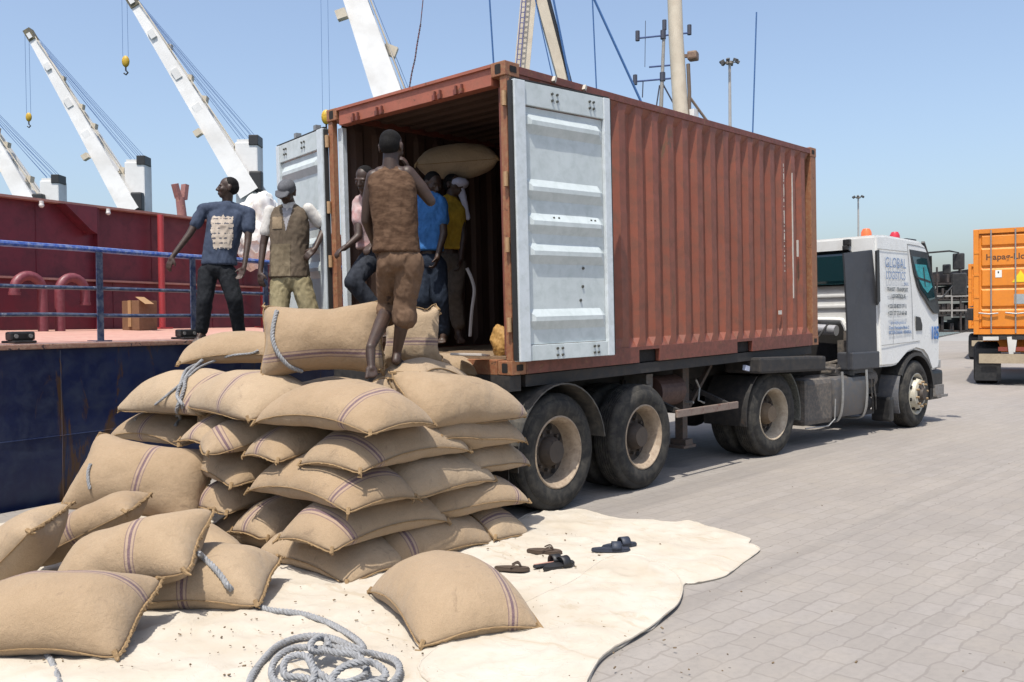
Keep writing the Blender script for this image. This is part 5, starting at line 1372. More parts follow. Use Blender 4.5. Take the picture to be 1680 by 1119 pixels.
def remesh(name, caps, mat, parent, voxel=.008, smooth=4, fold=0.0, fseed=0, fdir=None, org=None):
    """one continuous surface grown round a set of tapered limbs"""
    b = MB(); org = Vector(org or (0, 0, 0)); cap_mesh(b, caps)
    for v in b.bm.verts: v.co -= org
    bmesh.ops.recalc_face_normals(b.bm, faces=b.bm.faces)
    me = bpy.data.meshes.new(name); b.bm.to_mesh(me); b.bm.free()
    o = bpy.data.objects.new(name, me); COL.objects.link(o)
    md = o.modifiers.new('r', 'REMESH'); md.mode = 'VOXEL'; md.voxel_size = voxel; md.use_smooth_shade = True
    ms = o.modifiers.new('s', 'SMOOTH'); ms.iterations = smooth; ms.factor = .5
    dg = bpy.context.evaluated_depsgraph_get(); dg.update()
    m2 = bpy.data.meshes.new_from_object(o.evaluated_get(dg)); m2.name = name
    bpy.data.objects.remove(o); bpy.data.meshes.remove(me)
    if fold:
        n = len(m2.vertices); co = np.empty(n * 3); m2.vertices.foreach_get('co', co); co = co.reshape(-1, 3)
        nr = np.empty(n * 3); m2.vertices.foreach_get('normal', nr); nr = nr.reshape(-1, 3)
        fd = Vector(fdir or (0, 0, 1)).normalized(); s1 = fd.orthogonal().normalized(); s2 = fd.cross(s1)
        for i in range(n):
            p = Vector(co[i]); q = Vector((p.dot(s1) * 16, p.dot(s2) * 16, p.dot(fd) * 8 + fseed))
            w_ = Vector((noise.noise(p * 6 + Vector((fseed, 0, 0))), noise.noise(p * 6 + Vector((0, fseed, 3))), 0)) * 1.1
            r = 1 - abs(noise.noise(q + w_)) * 2; r2 = 1 - abs(noise.noise(q * 1.9 + Vector((7, 3, fseed)))) * 2
            co[i] += nr[i] * (fold * (r * .8 + r2 * .4))
        m2.vertices.foreach_set('co', co.ravel()); m2.update()
    m2.polygons.foreach_set('use_smooth', [True] * len(m2.polygons)); m2.materials.clear(); m2.materials.append(mat)
    o = bpy.data.objects.new(name, m2); COL.objects.link(o)
    if parent: o.parent = parent
    return o
def hand_caps(w, d, n, side, curl=.5, s=1.0, spread=.12):
    """wrist, finger direction, back-of-hand normal, thumb side vector"""
    d = Vector(d).normalized(); n = Vector(n); n = (n - d * n.dot(d)).normalized(); t = d.cross(n).normalized()
    if t.dot(Vector(side)) < 0: t = -t
    w = Vector(w); caps = [('c', w, .026 * s, w + d * .03 * s, .028 * s)]
    for k in (-.027, -.009, .010, .028): caps.append(('c', w + d * .03 * s + t * k * .7 * s, .017 * s, w + d * .088 * s + t * k * s, .0125 * s))
    for k, L in ((.030, .070), (.010, .080), (-.010, .074), (-.029, .058)):
        p = w + d * .090 * s + t * k * s; dd = d + t * k * spread * 30 * .1; c = curl
        for i, f in enumerate((.45, .32, .23)):
            c2 = c * (i + .6) * .75; v = (dd * cos(c2) - n * sin(c2)).normalized(); q = p + v * L * f * s
            r0 = (.0098 - .0012 * i) * s; caps.append(('c', p, r0, q, r0 * .9)); p = q
    p = w + d * .028 * s + t * .026 * s; v = (d * .72 + t * .62 - n * .25).normalized(); q = p + v * .042 * s; caps.append(('c', p, .0135 * s, q, .0115 * s))
    v2 = (d * .92 + t * .25 - n * .35 * (curl + .5)).normalized(); caps.append(('c', q, .0112 * s, q + v2 * .034 * s, .0085 * s))
    return caps
def head_caps(c, fwd, up, s=1.0):
    fwd = Vector(fwd).normalized(); up = Vector(up); up = (up - fwd * up.dot(fwd)).normalized(); rt = fwd.cross(up)
    M = Matrix((rt, fwd, up)).transposed(); P = lambda x, y, z: Vector(c) + M @ (Vector((x, y, z)) * s)
    e = lambda x, y, z, a, b_, c_: ('e', P(x, y, z), (a * s, b_ * s, c_ * s), M)
    caps = [e(0, -.012, .035, .076, .094, .083), e(0, .022, -.01, .066, .072, .085), e(0, .044, -.062, .047, .042, .045), e(0, .062, -.085, .026, .022, .020),
            e(0, .078, .022, .058, .016, .012), ('c', P(0, .090, .012), .009 * s, P(0, .110, -.026), .0135 * s), e(.012, .100, -.030, .010, .011, .008), e(-.012, .100, -.030, .010, .011, .008),
            e(0, .088, -.058, .024, .014, .008), e(0, .085, -.071, .021, .013, .008), e(.045, .060, -.02, .022, .022, .026), e(-.045, .060, -.02, .022, .022, .026)]
    for sg in (-1, 1):
        caps += [e(sg * .079, -.008, -.005, .010, .022, .034), e(sg * .084, -.016, .008, .008, .014, .020)]
    eyes = [P(.031, .080, .004), P(-.031, .080, .004)]
    return caps, eyes, M, P
def person(label, J, skin_extra, hd, clothes, hair=True, voxel=.0075, group=None, foot=None):
    """J: joints in world space; builds one body, then hair and clothing as its children"""
    base = foot or min((J[k] for k in J), key=lambda p: p.z)
    T = thing('person', label, 'person', tuple(base), group=group); org = Vector(base)
    hc, eyes, M, P = head_caps(*hd)
    caps = hc + skin_extra
    body = remesh('body', caps, M_SKIN, T, voxel, 3, org=org)
    if hair:
        h = remesh('hair', [('e', P(0, -.020, .040), (.0795, .0915, .083), M), ('e', P(0, -.036, .012), (.077, .080, .080), M)], M_HAIR, T, .008, 3, org=org, fold=.001)
    b = MB()
    for q in eyes: b.ball(q - org, .0095, 10)
    b.build('eye', paint('eye_dark', (.10, .08, .07), .35, var=.05), body, True)
    for nm, cp, mat, kw in clothes:
        remesh(nm, cp, mat, T, kw.pop('voxel', .010), kw.pop('smooth', 8), kw.pop('fold', .006) * .95, kw.pop('seed', 1), kw.pop('fdir', None), org)
    return T
def limb(*pts): return [('c', pts[i][0], pts[i][1], pts[i + 1][0], pts[i + 1][1]) for i in range(len(pts) - 1)]
CR, CU, CF = CAM_R, CAM_U, CAM_F
fr = Matrix((CR, CF, CU)).transposed()
def torso(j, sh, ch, wa, he, drop=.09, dep=.118):
    """garment body: shoulders, chest, waist, hem half widths"""
    m = j['shL'] * .5 + j['shR'] * .5; mid = j['chest'] * .5 + j['waist'] * .5
    return [('l', [(m + CU * .055, .07, .055), (m + CU * .025, sh * .72, .075), (m - CU * .02, sh, .095), (j['chest'] + CU * .03, ch * 1.0, dep), (mid, (ch + wa) / 2, dep), (j['waist'], wa, dep * .98), (j['waist'] - CU * drop * .6, (wa + he) / 2, dep * 1.02), (j['waist'] - CU * drop, he, dep * 1.05)], fr)]
def foot_caps(ank, toe, s=1.0):
    ank = Vector(ank); toe = Vector(toe); d = (toe - ank); dh = Vector((d.x, d.y, 0)); dh = dh.normalized() if dh.length > .01 else d.normalized()
    sd = dh.cross(Vector((0, 0, 1))); heel = ank - dh * .035 + Vector((0, 0, -.045))
    caps = [('c', ank, .036, heel, .034), ('c', heel, .033, toe - d.normalized() * .06, .028), ('c', ank, .036, toe - d.normalized() * .075, .026)]
    tb = toe - d.normalized() * .06
    for k, L in ((-.028, .05), (-.014, .06), (0, .062), (.014, .06), (.030, .066)):
        caps.append(('c', tb + sd * k * .8, .017, tb + sd * k * 1.2 + d.normalized() * L, .0105 if k < .02 else .014))
    return caps
def print_patch(T, cloth_name, name, mat, c, rt, up, fr, hw, hh, off=.0035, shape=None):
    """print on the cloth: the faces of the garment inside the printed area, lifted by the thickness of the ink"""
    src = [o for o in T.children if o.name.split('.')[0] == cloth_name][0]; me = src.data; org = Vector(T.location)
    bm = bmesh.new(); bm.from_mesh(me); bm.normal_update(); kill = []
    for f in bm.faces:
        p = f.calc_center_median() + org - c; x = p.dot(rt) / hw; y = p.dot(up) / hh
        if not (abs(x) < 1 and abs(y) < 1 and f.normal.dot(fr) > .15 and (shape is None or shape(x, y))): kill.append(f)
    bmesh.ops.delete(bm, geom=kill, context='FACES')
    for v in bm.verts: v.co += v.normal * off
    m2 = bpy.data.meshes.new(name); bm.to_mesh(m2); bm.free()
    uv = None; o = link(name, m2, mat, src, True); return o

# --- 1: man in the dark T-shirt, at the ship's edge, looking to the left
D = 9.55
j = {k: at(*v) for k, v in dict(shL=(333, 346, D - .02), elL=(311, 384, D - .12), wrL=(283, 421, D - .22), haL=(275, 440, D - .25), shR=(409, 352, D + .02), elR=(407, 394, D - .05), wrR=(401, 437, D - .16), haR=(391, 462, D - .2),
     neck=(373, 338, D), chest=(370, 372, D), waist=(360, 418, D), pel=(356, 440, D), hipL=(341, 448, D), hipR=(372, 448, D), knL=(336, 494, D - .06), knR=(385, 492, D - .05), anL=(331, 546, D), anR=(393, 548, D + .08), toL=(322, 562, D - .14), toR=(395, 562, D - .08)).items()}
hc = at(374, 309, D - .02)
hf = (-CR * .90 - CF * .35 + CU * .04)
sk = limb((j['neck'] - CU * .06, .062), (j['neck'] + CU * .05, .055), (hc - CU * .04, .056)) + limb((j['shL'], .052), (j['elL'], .038), (j['wrL'], .025)) + limb((j['shR'], .052), (j['elR'], .038), (j['wrR'], .025)) + \
    hand_caps(j['wrL'], j['haL'] - j['wrL'], -CF - CR * .4, -CF, .5) + hand_caps(j['wrR'], j['haR'] - j['wrR'], CF + CR * .3, -CR, .35) + \
    limb((j['chest'], .085), (j['waist'], .08), (j['pel'], .085)) + limb((j['hipL'], .085), (j['knL'], .055), (j['anL'], .036)) + limb((j['hipR'], .085), (j['knR'], .055), (j['anR'], .036)) + foot_caps(j['anL'], j['toL']) + foot_caps(j['anR'], j['toR'])
tshirt = torso(j, .200, .190, .176, .185, .11) + \
    limb((j['shL'], .060), (j['shL'] * .45 + j['elL'] * .55, .064)) + limb((j['shR'], .062), (j['shR'] * .45 + j['elR'] * .55, .066)) + limb((j['shL'] + CU * .015, .062), (j['neck'] - CU * .01, .066), (j['shR'] + CU * .015, .062)) + limb((j['neck'] - CU * .03, .095), (j['chest'], .13))
trs = [('e', j['pel'], (.155, .115, .11), Matrix((CR, CF, CU)).transposed())] + limb((j['hipL'], .100), (j['knL'], .080), (j['knL'] * .12 + j['anL'] * .88, .062)) + limb((j['hipR'], .100), (j['knR'], .080), (j['knR'] * .12 + j['anR'] * .88, .062))
MT1 = cloth('tshirt_navy', (.050, .066, .105), dirt=(.085, .105, .155), scale=5)
p1 = person('man in dark blue T-shirt with cream print, looking left, standing at the ship edge', j, sk, (hc, hf, CU + CR * .08, 1.03), [('tshirt', tshirt, MT1, dict(fold=.007, seed=2)), ('trousers', trs, cloth('trousers_black', (.018, .020, .024)), dict(fold=.008, seed=4))])
def print_mat():
    m, nt, b = newmat('tshirt_print'); k = NT(nt); oc = k.coord('Object')
    sp = k.n('ShaderNodeSeparateXYZ'); k.l(oc, sp.inputs[0])
    row = k.math('SINE', k.math('MULTIPLY', sp.outputs[2], 2 * pi / .052))
    n = k.noise(k.coord('Object', (30, 30, 9)), 1, 2)
    f = k.math('GREATER_THAN', k.math('ADD', row, k.math('MULTIPLY', k.math('SUBTRACT', n, .5), 4.2)), .9)
    c = k.mix(f, k.mix(k.noise(oc, 7), (.36, .29, .22), (.50, .44, .38)), (.09, .085, .095)); k.l(c, b.inputs['Base Color']); b.inputs['Roughness'].default_value = .8; return m
print_patch(p1, 'tshirt', 'shirt_print', print_mat(), j['chest'] - CU * .075, CR, CU, -CF, .125, .185, shape=lambda x, y: abs(x) < .92 - .25 * max(0, -y) + .10 * noise.noise(Vector((x * 3, y * 4, 1))) and abs(y) < .92 + .12 * noise.noise(Vector((x * 5, y, 4))))

# --- 2: man with the cap and the vest
D = 9.0
j = {k: at(*v) for k, v in dict(shL=(443, 347, D), elL=(432, 402, D - .02), wrL=(427, 446, D - .10), haL=(428, 466, D - .12), shR=(506, 343, D + .02), elR=(532, 376, D + .08), wrR=(517, 408, D - .08), haR=(506, 418, D - .12),
     neck=(475, 338, D), chest=(475, 375, D), waist=(475, 425, D), pel=(477, 458, D), hipL=(461, 464, D), hipR=(494, 464, D), knL=(458, 512, D - .08), knR=(508, 510, D - .02), anL=(462, 566, D), anR=(514, 566, D), toL=(452, 582, D - .16), toR=(516, 582, D - .16)).items()}
hc = at(471, 316, D - .05)
hf = (-CF * .78 - CR * .25 - CU * .62)
fr = Matrix((CR, CF, CU)).transposed()
sk = limb((j['neck'] - CU * .06, .062), (j['neck'] + CU * .03, .056), (hc - CU * .03, .056)) + limb((j['shL'], .052), (j['elL'], .038), (j['wrL'], .025)) + limb((j['shR'], .052), (j['elR'], .038), (j['wrR'], .025)) + \
    hand_caps(j['wrL'], j['haL'] - j['wrL'], -CF - CR * .5, -CF + CR * .5, .6) + hand_caps(j['wrR'], j['haR'] - j['wrR'], -CF + CU * .3, CU, .7) + limb((j['chest'], .085), (j['pel'], .085)) + \
    limb((j['hipL'], .085), (j['knL'], .055), (j['anL'], .036)) + limb((j['hipR'], .085), (j['knR'], .055), (j['anR'], .036)) + foot_caps(j['anL'], j['toL']) + foot_caps(j['anR'], j['toR'])
und = limb((j['shL'], .060), (j['shL'] * .4 + j['elL'] * .6, .060)) + limb((j['shR'], .060), (j['shR'] * .35 + j['elR'] * .65, .060)) + limb((j['neck'] - CU * .02, .080), (j['chest'] - CF * .02, .105)) 
vest = torso(j, .175, .190, .188, .200, .19, .126)
trs = [('e', j['pel'], (.160, .120, .12), fr)] + limb((j['hipL'], .105), (j['knL'], .088), (j['knL'] * .1 + j['anL'] * .9, .075)) + limb((j['hipR'], .105), (j['knR'], .088), (j['knR'] * .1 + j['anR'] * .9, .075))
MV = cloth('vest_khaki', (.135, .105, .075), dirt=(.075, .055, .042), scale=4)
p2 = person('man in grey cap and khaki vest over a white shirt, one hand on hip', j, sk, (hc, hf, CU - CF * .6, 1.0), [('undershirt', und, cloth('shirt_white', (.62, .60, .57), dirt=(.45, .42, .38)), dict(fold=.005, seed=5)), ('vest', vest, MV, dict(fold=.009, seed=6)), ('trousers', trs, cloth('trousers_olive', (.30, .255, .15), dirt=(.20, .165, .09)), dict(fold=.009, seed=7))])
org = Vector(p2.location); M_, _, Mh, Ph = head_caps(hc, hf, CU - CF * .6)[0], 0, head_caps(hc, hf, CU - CF * .6)[2], head_caps(hc, hf, CU - CF * .6)[3]
remesh('cap', [('e', Ph(0, -.010, .060), (.086, .103, .070), Mh), ('e', Ph(0, -.012, .035), (.087, .104, .050), Mh)] + [('c', Ph(x, .08, .052), .009, Ph(x * .85, .165 - x * x * 8, .030), .006) for x in np.linspace(-.07, .07, 11)], cloth('cap_grey', (.115, .118, .13), dirt=(.06, .06, .065)), p2, .006, 3, .001, 3, None, org)
print_patch(p2, 'vest', 'pocket', cloth('vest_light', (.27, .205, .135), dirt=(.16, .12, .08)), j['chest'] - CR * .095 + CU * .04, CR, CU, -CF, .05, .06, .006)
print_patch(p2, 'vest', 'shirt_front', cloth('shirt_grey', (.34, .33, .34)), j['chest'] + CU * .075, CR, CU, -CF, .055, .12, .004, shape=lambda x, y: abs(x) < .5 + .5 * y)
print_patch(p2, 'vest', 'hem_panel', cloth('vest_mid', (.20, .16, .105), dirt=(.12, .09, .06)), j['waist'] - CU * .02 - CR * .06, CR, CU, -CF, .10, .16, .004)

# --- 3: man in the brown sleeveless shirt, seen from behind, stepping up on the sacks
D = 6.55
j = {k: at(*v) for k, v in dict(shL=(609, 291, D), elL=(601, 362, D + .06), wrL=(618, 408, D + .24), haL=(622, 425, D + .30), shR=(673, 285, D + .02), elR=(706, 330, D + .08), wrR=(672, 284, D + .24), haR=(664, 262, D + .20),
     neck=(641, 272, D), chest=(644, 320, D), waist=(650, 385, D), pel=(655, 425, D), hipL=(639, 432, D), hipR=(672, 432, D), knL=(636, 506, D + .22), knR=(664, 508, D + .05), anL=(608, 574, D - .22), anR=(651, 582, D + .12), toL=(610, 618, D - .30), toR=(656, 602, D + .22)).items()}
hc = at(642, 242, D + .02)
hf = (CF * .95 + CR * .22 - CU * .10)
sk = limb((j['neck'] - CU * .05, .066), (j['neck'] + CU * .05, .058), (hc - CU * .03, .060)) + limb((j['shL'] + CR * .02, .058), (j['shL'] * .5 + j['elL'] * .5, .050), (j['elL'], .040), (j['wrL'], .027)) + limb((j['shR'] - CR * .02, .060), (j['shR'] * .5 + j['elR'] * .5, .052), (j['elR'], .040), (j['wrR'], .027)) + \
    hand_caps(j['wrL'], j['haL'] - j['wrL'], -CR, CF, .8) + hand_caps(j['wrR'], j['haR'] - j['wrR'], CR, CF, .9) + limb((j['neck'] - CU * .06 - CR * .07, .058), (j['neck'] - CU * .06 + CR * .07, .058)) + limb((j['chest'], .085), (j['pel'], .085)) + \
    limb((j['hipL'], .085), (j['knL'], .056), (j['knL'] * .6 + j['anL'] * .4 - CF * .02, .053), (j['anL'] + CU * .02, .034)) + limb((j['hipR'], .085), (j['knR'], .056), (j['knR'] * .62 + j['anR'] * .38 - CF * .02, .053), (j['anR'] + CU * .02, .034)) + foot_caps(j['anL'], j['toL']) + foot_caps(j['anR'], j['toR'])
shirt = torso(j, .168, .172, .160, .172, .13, .118) + limb((j['shL'] + CR * .07 - CU * .03, .070), (j['chest'] - CR * .06, .10)) + limb((j['shR'] - CR * .07 - CU * .03, .070), (j['chest'] + CR * .06, .10))
kL = j['knL'] * .90 + j['anL'] * .10; kR = j['knR'] * .90 + j['anR'] * .10
trs = [('e', j['pel'], (.150, .118, .12), fr)] + limb((j['hipL'], .094), (j['knL'] + CU * .03, .068), (kL, .070)) + limb((j['hipR'], .104), (j['knR'] + CU * .04, .078), (kR, .082)) + limb((j['knR'] - CU * .05, .086), (j['knR'] - CU * .06, .085)) + limb((j['knL'] - CU * .045, .074), (j['knL'] - CU * .055, .074))
def brown_mat():
    m, nt, b = newmat('shirt_brown_weave'); k = NT(nt); oc = k.coord('Object')
    v = k.coord('Object', (1, 1, 2.6)); n = k.noise(v, 15, 4, .55, .5); n2 = k.noise(oc, 6, 4)
    c = k.mix(k.ramp(n, [(.40, 0), (.60, 1)]), (.066, .038, .024), (.118, .071, .045)); c = k.mix(k.math('MULTIPLY', k.ramp(n2, [(.4, 0), (.7, 1)]), .5), c, (.055, .03, .018))
    k.l(c, b.inputs['Base Color']); b.inputs['Roughness'].default_value = .9; b.inputs['Specular IOR Level'].default_value = .1; k.l(k.bump(n, .15, .004), b.inputs['Normal']); return m
p3 = person('barefoot man in brown sleeveless shirt and rolled trousers, back turned, on the sacks', j, sk, (hc, hf, CU, 1.06), [('shirt', shirt, brown_mat(), dict(fold=.0075, seed=8, voxel=.008)), ('trousers', trs, cloth('trousers_brown', (.160, .098, .062), dirt=(.09, .055, .035)), dict(fold=.011, seed=9, voxel=.009))], voxel=.007)

# --- 4: man bending in the container doorway behind him
D = 8.35
j = {k: at(*v) for k, v in dict(shL=(590, 333, D), elL=(588, 388, D - .1), wrL=(568, 405, D - .2), haL=(556, 412, D - .25), shR=(632, 345, D + .1), elR=(628, 390, D), wrR=(612, 400, D - .15), haR=(606, 405, D - .2),
     neck=(603, 318, D - .05), chest=(608, 352, D), waist=(612, 398, D + .05), pel=(616, 425, D + .1), hipL=(606, 428, D + .05), hipR=(632, 430, D + .1), knL=(579, 462, D - .2), knR=(640, 480, D - .1), anL=(622, 522, D - .1), anR=(642, 540, D - .05), toL=(612, 540, D - .2), toR=(636, 552, D - .2)).items()}
hc = at(598, 294, D - .12); hf = (-CF * .75 - CR * .35 - CU * .4)
sk = limb((j['neck'] - CU * .04, .062), (hc - CU * .03, .056)) + limb((j['shL'], .052), (j['elL'], .038), (j['wrL'], .025)) + limb((j['shR'], .052), (j['elR'], .038), (j['wrR'], .025)) + hand_caps(j['wrL'], j['haL'] - j['wrL'], CU, CF, .8) + hand_caps(j['wrR'], j['haR'] - j['wrR'], CU, CF, .8) + \
    limb((j['chest'], .085), (j['pel'], .085)) + limb((j['hipL'], .085), (j['knL'], .055), (j['anL'], .036)) + limb((j['hipR'], .085), (j['knR'], .055), (j['anR'], .036)) + foot_caps(j['anL'], j['toL']) + foot_caps(j['anR'], j['toR'])
sh = torso(j, .172, .165, .155, .16, .06) + limb((j['shL'], .066), (j['shL'] * .5 + j['elL'] * .5, .064)) + limb((j['shR'], .066), (j['shR'] * .5 + j['elR'] * .5, .064)) + limb((j['shL'], .062), (j['neck'] - CU * .03, .065), (j['shR'], .062))
trs = [('e', j['pel'], (.150, .125, .12), fr)] + limb((j['hipL'], .100), (j['knL'], .080), (j['anL'] + CU * .05, .062)) + limb((j['hipR'], .100), (j['knR'], .080), (j['anR'] + CU * .05, .062))
p4 = person('man in red and white shirt and dark jeans bending in the container doorway', j, sk, (hc, hf, CU - CF * .3, 1.0), [('shirt', sh, cloth('shirt_pinkwhite', (.42, .32, .31), dirt=(.42, .05, .045), scale=3, var=.3), dict(fold=.007, seed=11)), ('jeans', trs, cloth('jeans_dark', (.030, .034, .044)), dict(fold=.008, seed=12))])
# --- 5: man in the blue shirt carrying a sack
D = 8.9
j = {k: at(*v) for k, v in dict(shL=(686, 330, D), elL=(672, 360, D + .15), wrL=(682, 318, D + .1), haL=(692, 296, D + .1), shR=(722, 332, D - .02), elR=(728, 384, D - .08), wrR=(718, 420, D - .18), haR=(713, 438, D - .2),
     neck=(706, 316, D), chest=(703, 352, D), waist=(702, 402, D), pel=(704, 432, D), hipL=(692, 438, D), hipR=(717, 438, D), knL=(694, 492, D - .1), knR=(722, 492, D - .05), anL=(700, 548, D), anR=(728, 548, D + .05), toL=(694, 562, D - .15), toR=(724, 562, D - .12)).items()}
hc = at(710, 302, D); hf = (-CF * .6 + CR * .5 - CU * .4)
sk = limb((j['neck'] - CU * .05, .062), (hc - CU * .03, .056)) + limb((j['shL'], .052), (j['elL'], .038), (j['wrL'], .025)) + limb((j['shR'], .052), (j['elR'], .040), (j['wrR'], .026)) + hand_caps(j['wrL'], j['haL'] - j['wrL'], -CF, CR, .5) + hand_caps(j['wrR'], j['haR'] - j['wrR'], CR, -CF, .9) + \
    limb((j['chest'], .085), (j['pel'], .085)) + limb((j['hipL'], .085), (j['knL'], .055), (j['anL'], .036)) + limb((j['hipR'], .085), (j['knR'], .055), (j['anR'], .036)) + foot_caps(j['anL'], j['toL']) + foot_caps(j['anR'], j['toR'])
sh = torso(j, .172, .165, .155, .16, .06) + limb((j['shL'], .068), (j['shL'] * .4 + j['elL'] * .6, .064)) + limb((j['shR'], .070), (j['shR'] * .45 + j['elR'] * .55, .068)) + limb((j['shL'], .062), (j['neck'] - CU * .03, .065), (j['shR'], .064))
trs = [('e', j['pel'], (.150, .12, .12), fr)] + limb((j['hipL'], .100), (j['knL'], .080), (j['anL'] + CU * .03, .062)) + limb((j['hipR'], .100), (j['knR'], .080), (j['anR'] + CU * .03, .062))
p5 = person('man in a bright blue shirt inside the container carrying a sack on his shoulders', j, sk, (hc, hf, CU, 1.0), [('shirt', sh, cloth('shirt_blue', (.05, .17, .42), dirt=(.03, .10, .27)), dict(fold=.008, seed=14)), ('trousers', trs, cloth('trousers_navy', (.020, .028, .045)), dict(fold=.007, seed=15))])
# --- 6: man behind, yellow shirt under a work coat, white cloth on the shoulder
D = 9.3
j = {k: at(*v) for k, v in dict(shL=(722, 338, D), elL=(716, 380, D + .1), wrL=(720, 410, D), haL=(720, 425, D), shR=(752, 342, D), elR=(760, 386, D - .05), wrR=(756, 424, D - .1), haR=(754, 440, D - .1),
     neck=(738, 322, D), chest=(738, 356, D), waist=(738, 400, D), pel=(738, 432, D), hipL=(727, 436, D), hipR=(750, 436, D), knL=(722, 482, D), knR=(744, 486, D - .08), anL=(726, 538, D), anR=(752, 546, D - .05), toL=(720, 552, D - .14), toR=(758, 562, D - .16)).items()}
hc = at(744, 304, D); hf = (-CF * .5 + CR * .8)
sk = limb((j['neck'] - CU * .05, .062), (hc - CU * .03, .056)) + limb((j['shL'], .052), (j['elL'], .038), (j['wrL'], .025)) + limb((j['shR'], .054), (j['elR'], .042), (j['wrR'], .026)) + hand_caps(j['wrL'], j['haL'] - j['wrL'], -CF, CR, .5) + hand_caps(j['wrR'], j['haR'] - j['wrR'], CR, -CF, .9) + \
    limb((j['chest'], .085), (j['pel'], .085)) + limb((j['hipL'], .085), (j['knL'], .055), (j['anL'], .036)) + limb((j['hipR'], .085), (j['knR'], .055), (j['anR'], .036)) + foot_caps(j['anL'], j['toL']) + foot_caps(j['anR'], j['toR'])
sh = torso(j, .172, .165, .155, .16, .06) + limb((j['shL'], .062), (j['neck'] - CU * .03, .065), (j['shR'], .056))
trs = [('e', j['pel'], (.145, .12, .12), fr)] + limb((j['hipL'], .098), (j['knL'], .080), (j['anL'] + CU * .08, .068)) + limb((j['hipR'], .098), (j['knR'], .080), (j['anR'] + CU * .10, .070))
p6 = person('man in yellow vest with a white cloth on his head, inside the container', j, sk, (hc, hf, CU, 1.0), [('vest', sh, cloth('vest_yellow', (.42, .27, .03), dirt=(.25, .15, .03)), dict(fold=.007, seed=17)), ('trousers', trs, cloth('trousers_taupe', (.13, .105, .085)), dict(fold=.007, seed=18)),
    ('head_cloth', [('e', hc + CR * .06 + CU * .02, (.10, .10, .055), fr)] + limb((hc + CR * .05, .05), (hc + CR * .10 - CU * .12, .035), (hc + CR * .15 - CU * .34, .022)), cloth('cloth_pale', (.50, .50, .62), dirt=(.38, .38, .46)), dict(fold=.008, seed=19))])
# carried sack, hanging strap, yellow bag, loose board
cs = S(at(750, 265, 9.45), -46, 4, 10, 'plump sack carried on the shoulders of the man in blue inside the container', L=.94, W=.54, fl=-9, stripe=('v', .9), pin=1., g=0, place=False)
b = MB(); P = [at(766, 440, 9.0), at(774, 458, 9.0), at(778, 478, 9.0), at(774, 510, 9.0), at(771, 552, 9.0)]; o_ = P[-1]
b.tube([p - o_ for p in smooth_poly(P, 6, False)], .018, 6); st_ = b.build('strap', paint('strap_grey', (.40, .38, .38), .7), None, True); st_.location = o_; tag(st_, 'pale strap hanging down to the container floor beside the man in yellow', 'strap')
yb = lump('yellow_bag', at(822, 560, 7.75), (.065, .09, .13), paint('bag_ochre', (.42, .23, .06), .7, dirt=(.35, .2, .05), scale=6, bump=.3), 9, .3, 'small ochre bag lying at the right foot of the container doorway', 'bag')
b = MB(); c_ = at(772, 582, 7.45); b.box((0, 0, 0), (.42, .26, .02), mathutils.Euler((.03, .05, .6)), .004); bd = b.build('board', paint('board_pale', (.50, .45, .40), .7, dirt=(.3, .25, .2), scale=6), None); bd.location = c_; tag(bd, 'pale board bridging the sacks and the container sill', 'board')

# ------------------------------------------------------------------ footwear on the tarpaulin
def sandal(px, py, ang, L, mat_s, mat_f, kind, label, group, tilt=0, cat='sandal'):
    p = onz(px, py, .045); T = thing('sandal', label, cat, tuple(p), (tilt, 0, radians(ang)), group)
    out = []
    for i in range(28):
        t = 2 * pi * i / 28; x = cos(t) * L / 2; w_ = .040 * L / .26 * (1 + .16 * cos(t)) * (1 - .18 * (cos(t * 1.0 - .6) < -.2) * .5); out.append((x, sin(t) * w_ * 1.05))
    b = MB(); b.prism(out, 0, .022, lambda x, y, z: Vector((x, z, y - .02))); b.build('sole', mat_s, T, bev=.004)
    b = MB(); b.prism([(x * .94, y * .9) for x, y in out], 0, .003, lambda x, y, z: Vector((x, z, y + .0025))); b.build('footbed', mat_f, T)
    b = MB(); w_ = .045 * L / .26
    if kind == 'flip':
        for s in (-1, 1): b.tube(smooth_poly([Vector((L * .27, 0, .004)), Vector((L * .16, s * w_ * .45, .035)), Vector((-L * .02, s * w_ * .98, .012))], 5, False), .0055, 6)
    else:
        P = []
        for x in (L * .02, L * .12, L * .26): P.append([Vector((x, w_ * 1.02 * cos(t), .002 + .050 * sin(t))) for t in np.linspace(0, pi, 11)])
        b.grid(P)
    ob = b.build('strap', mat_s if kind == 'flip' else mat_s, T, True)
    if kind != 'flip': md = ob.modifiers.new('t', 'SOLIDIFY'); md.thickness = .006
    return T
MS1 = paint('sandal_brown', (.075, .05, .035), .7); MS2 = paint('sandal_black', (.018, .018, .02), .55); MS3 = paint('sandal_pink', (.52, .27, .21), .6); MS4 = paint('sandal_navy', (.028, .035, .055), .6)
g1 = 'sandals left on the tarpaulin'
sandal(840, 931, -58, .24, MS1, MS1, 'flip', 'narrow brown flip-flop nearest the lone sack', g1)
sandal(893, 903, -62, .26, MS1, MS1, 'flip', 'brown flip-flop farthest back, beside the black and pink slide', g1, .1)
sandal(903, 923, -20, .27, MS2, MS3, 'slide', 'black slide sandal with a pink footbed, lying tilted', g1, -.25)
sandal(917, 926, -10, .27, MS2, MS2, 'slide', 'black slide sandal half under its pink bedded mate', g1, .2)
sandal(1002, 900, -50, .28, MS4, MS4, 'slide', 'navy slide sandal in front, of the pair on the far right', g1)
sandal(1016, 893, -28, .28, MS4, MS4, 'slide', 'navy slide sandal behind its mate, of the pair on the far right', g1)
# ropes on the heap and the coil in the foreground
R0 = .017
def gz(px, py, z=.035): return onz(px, py, z)
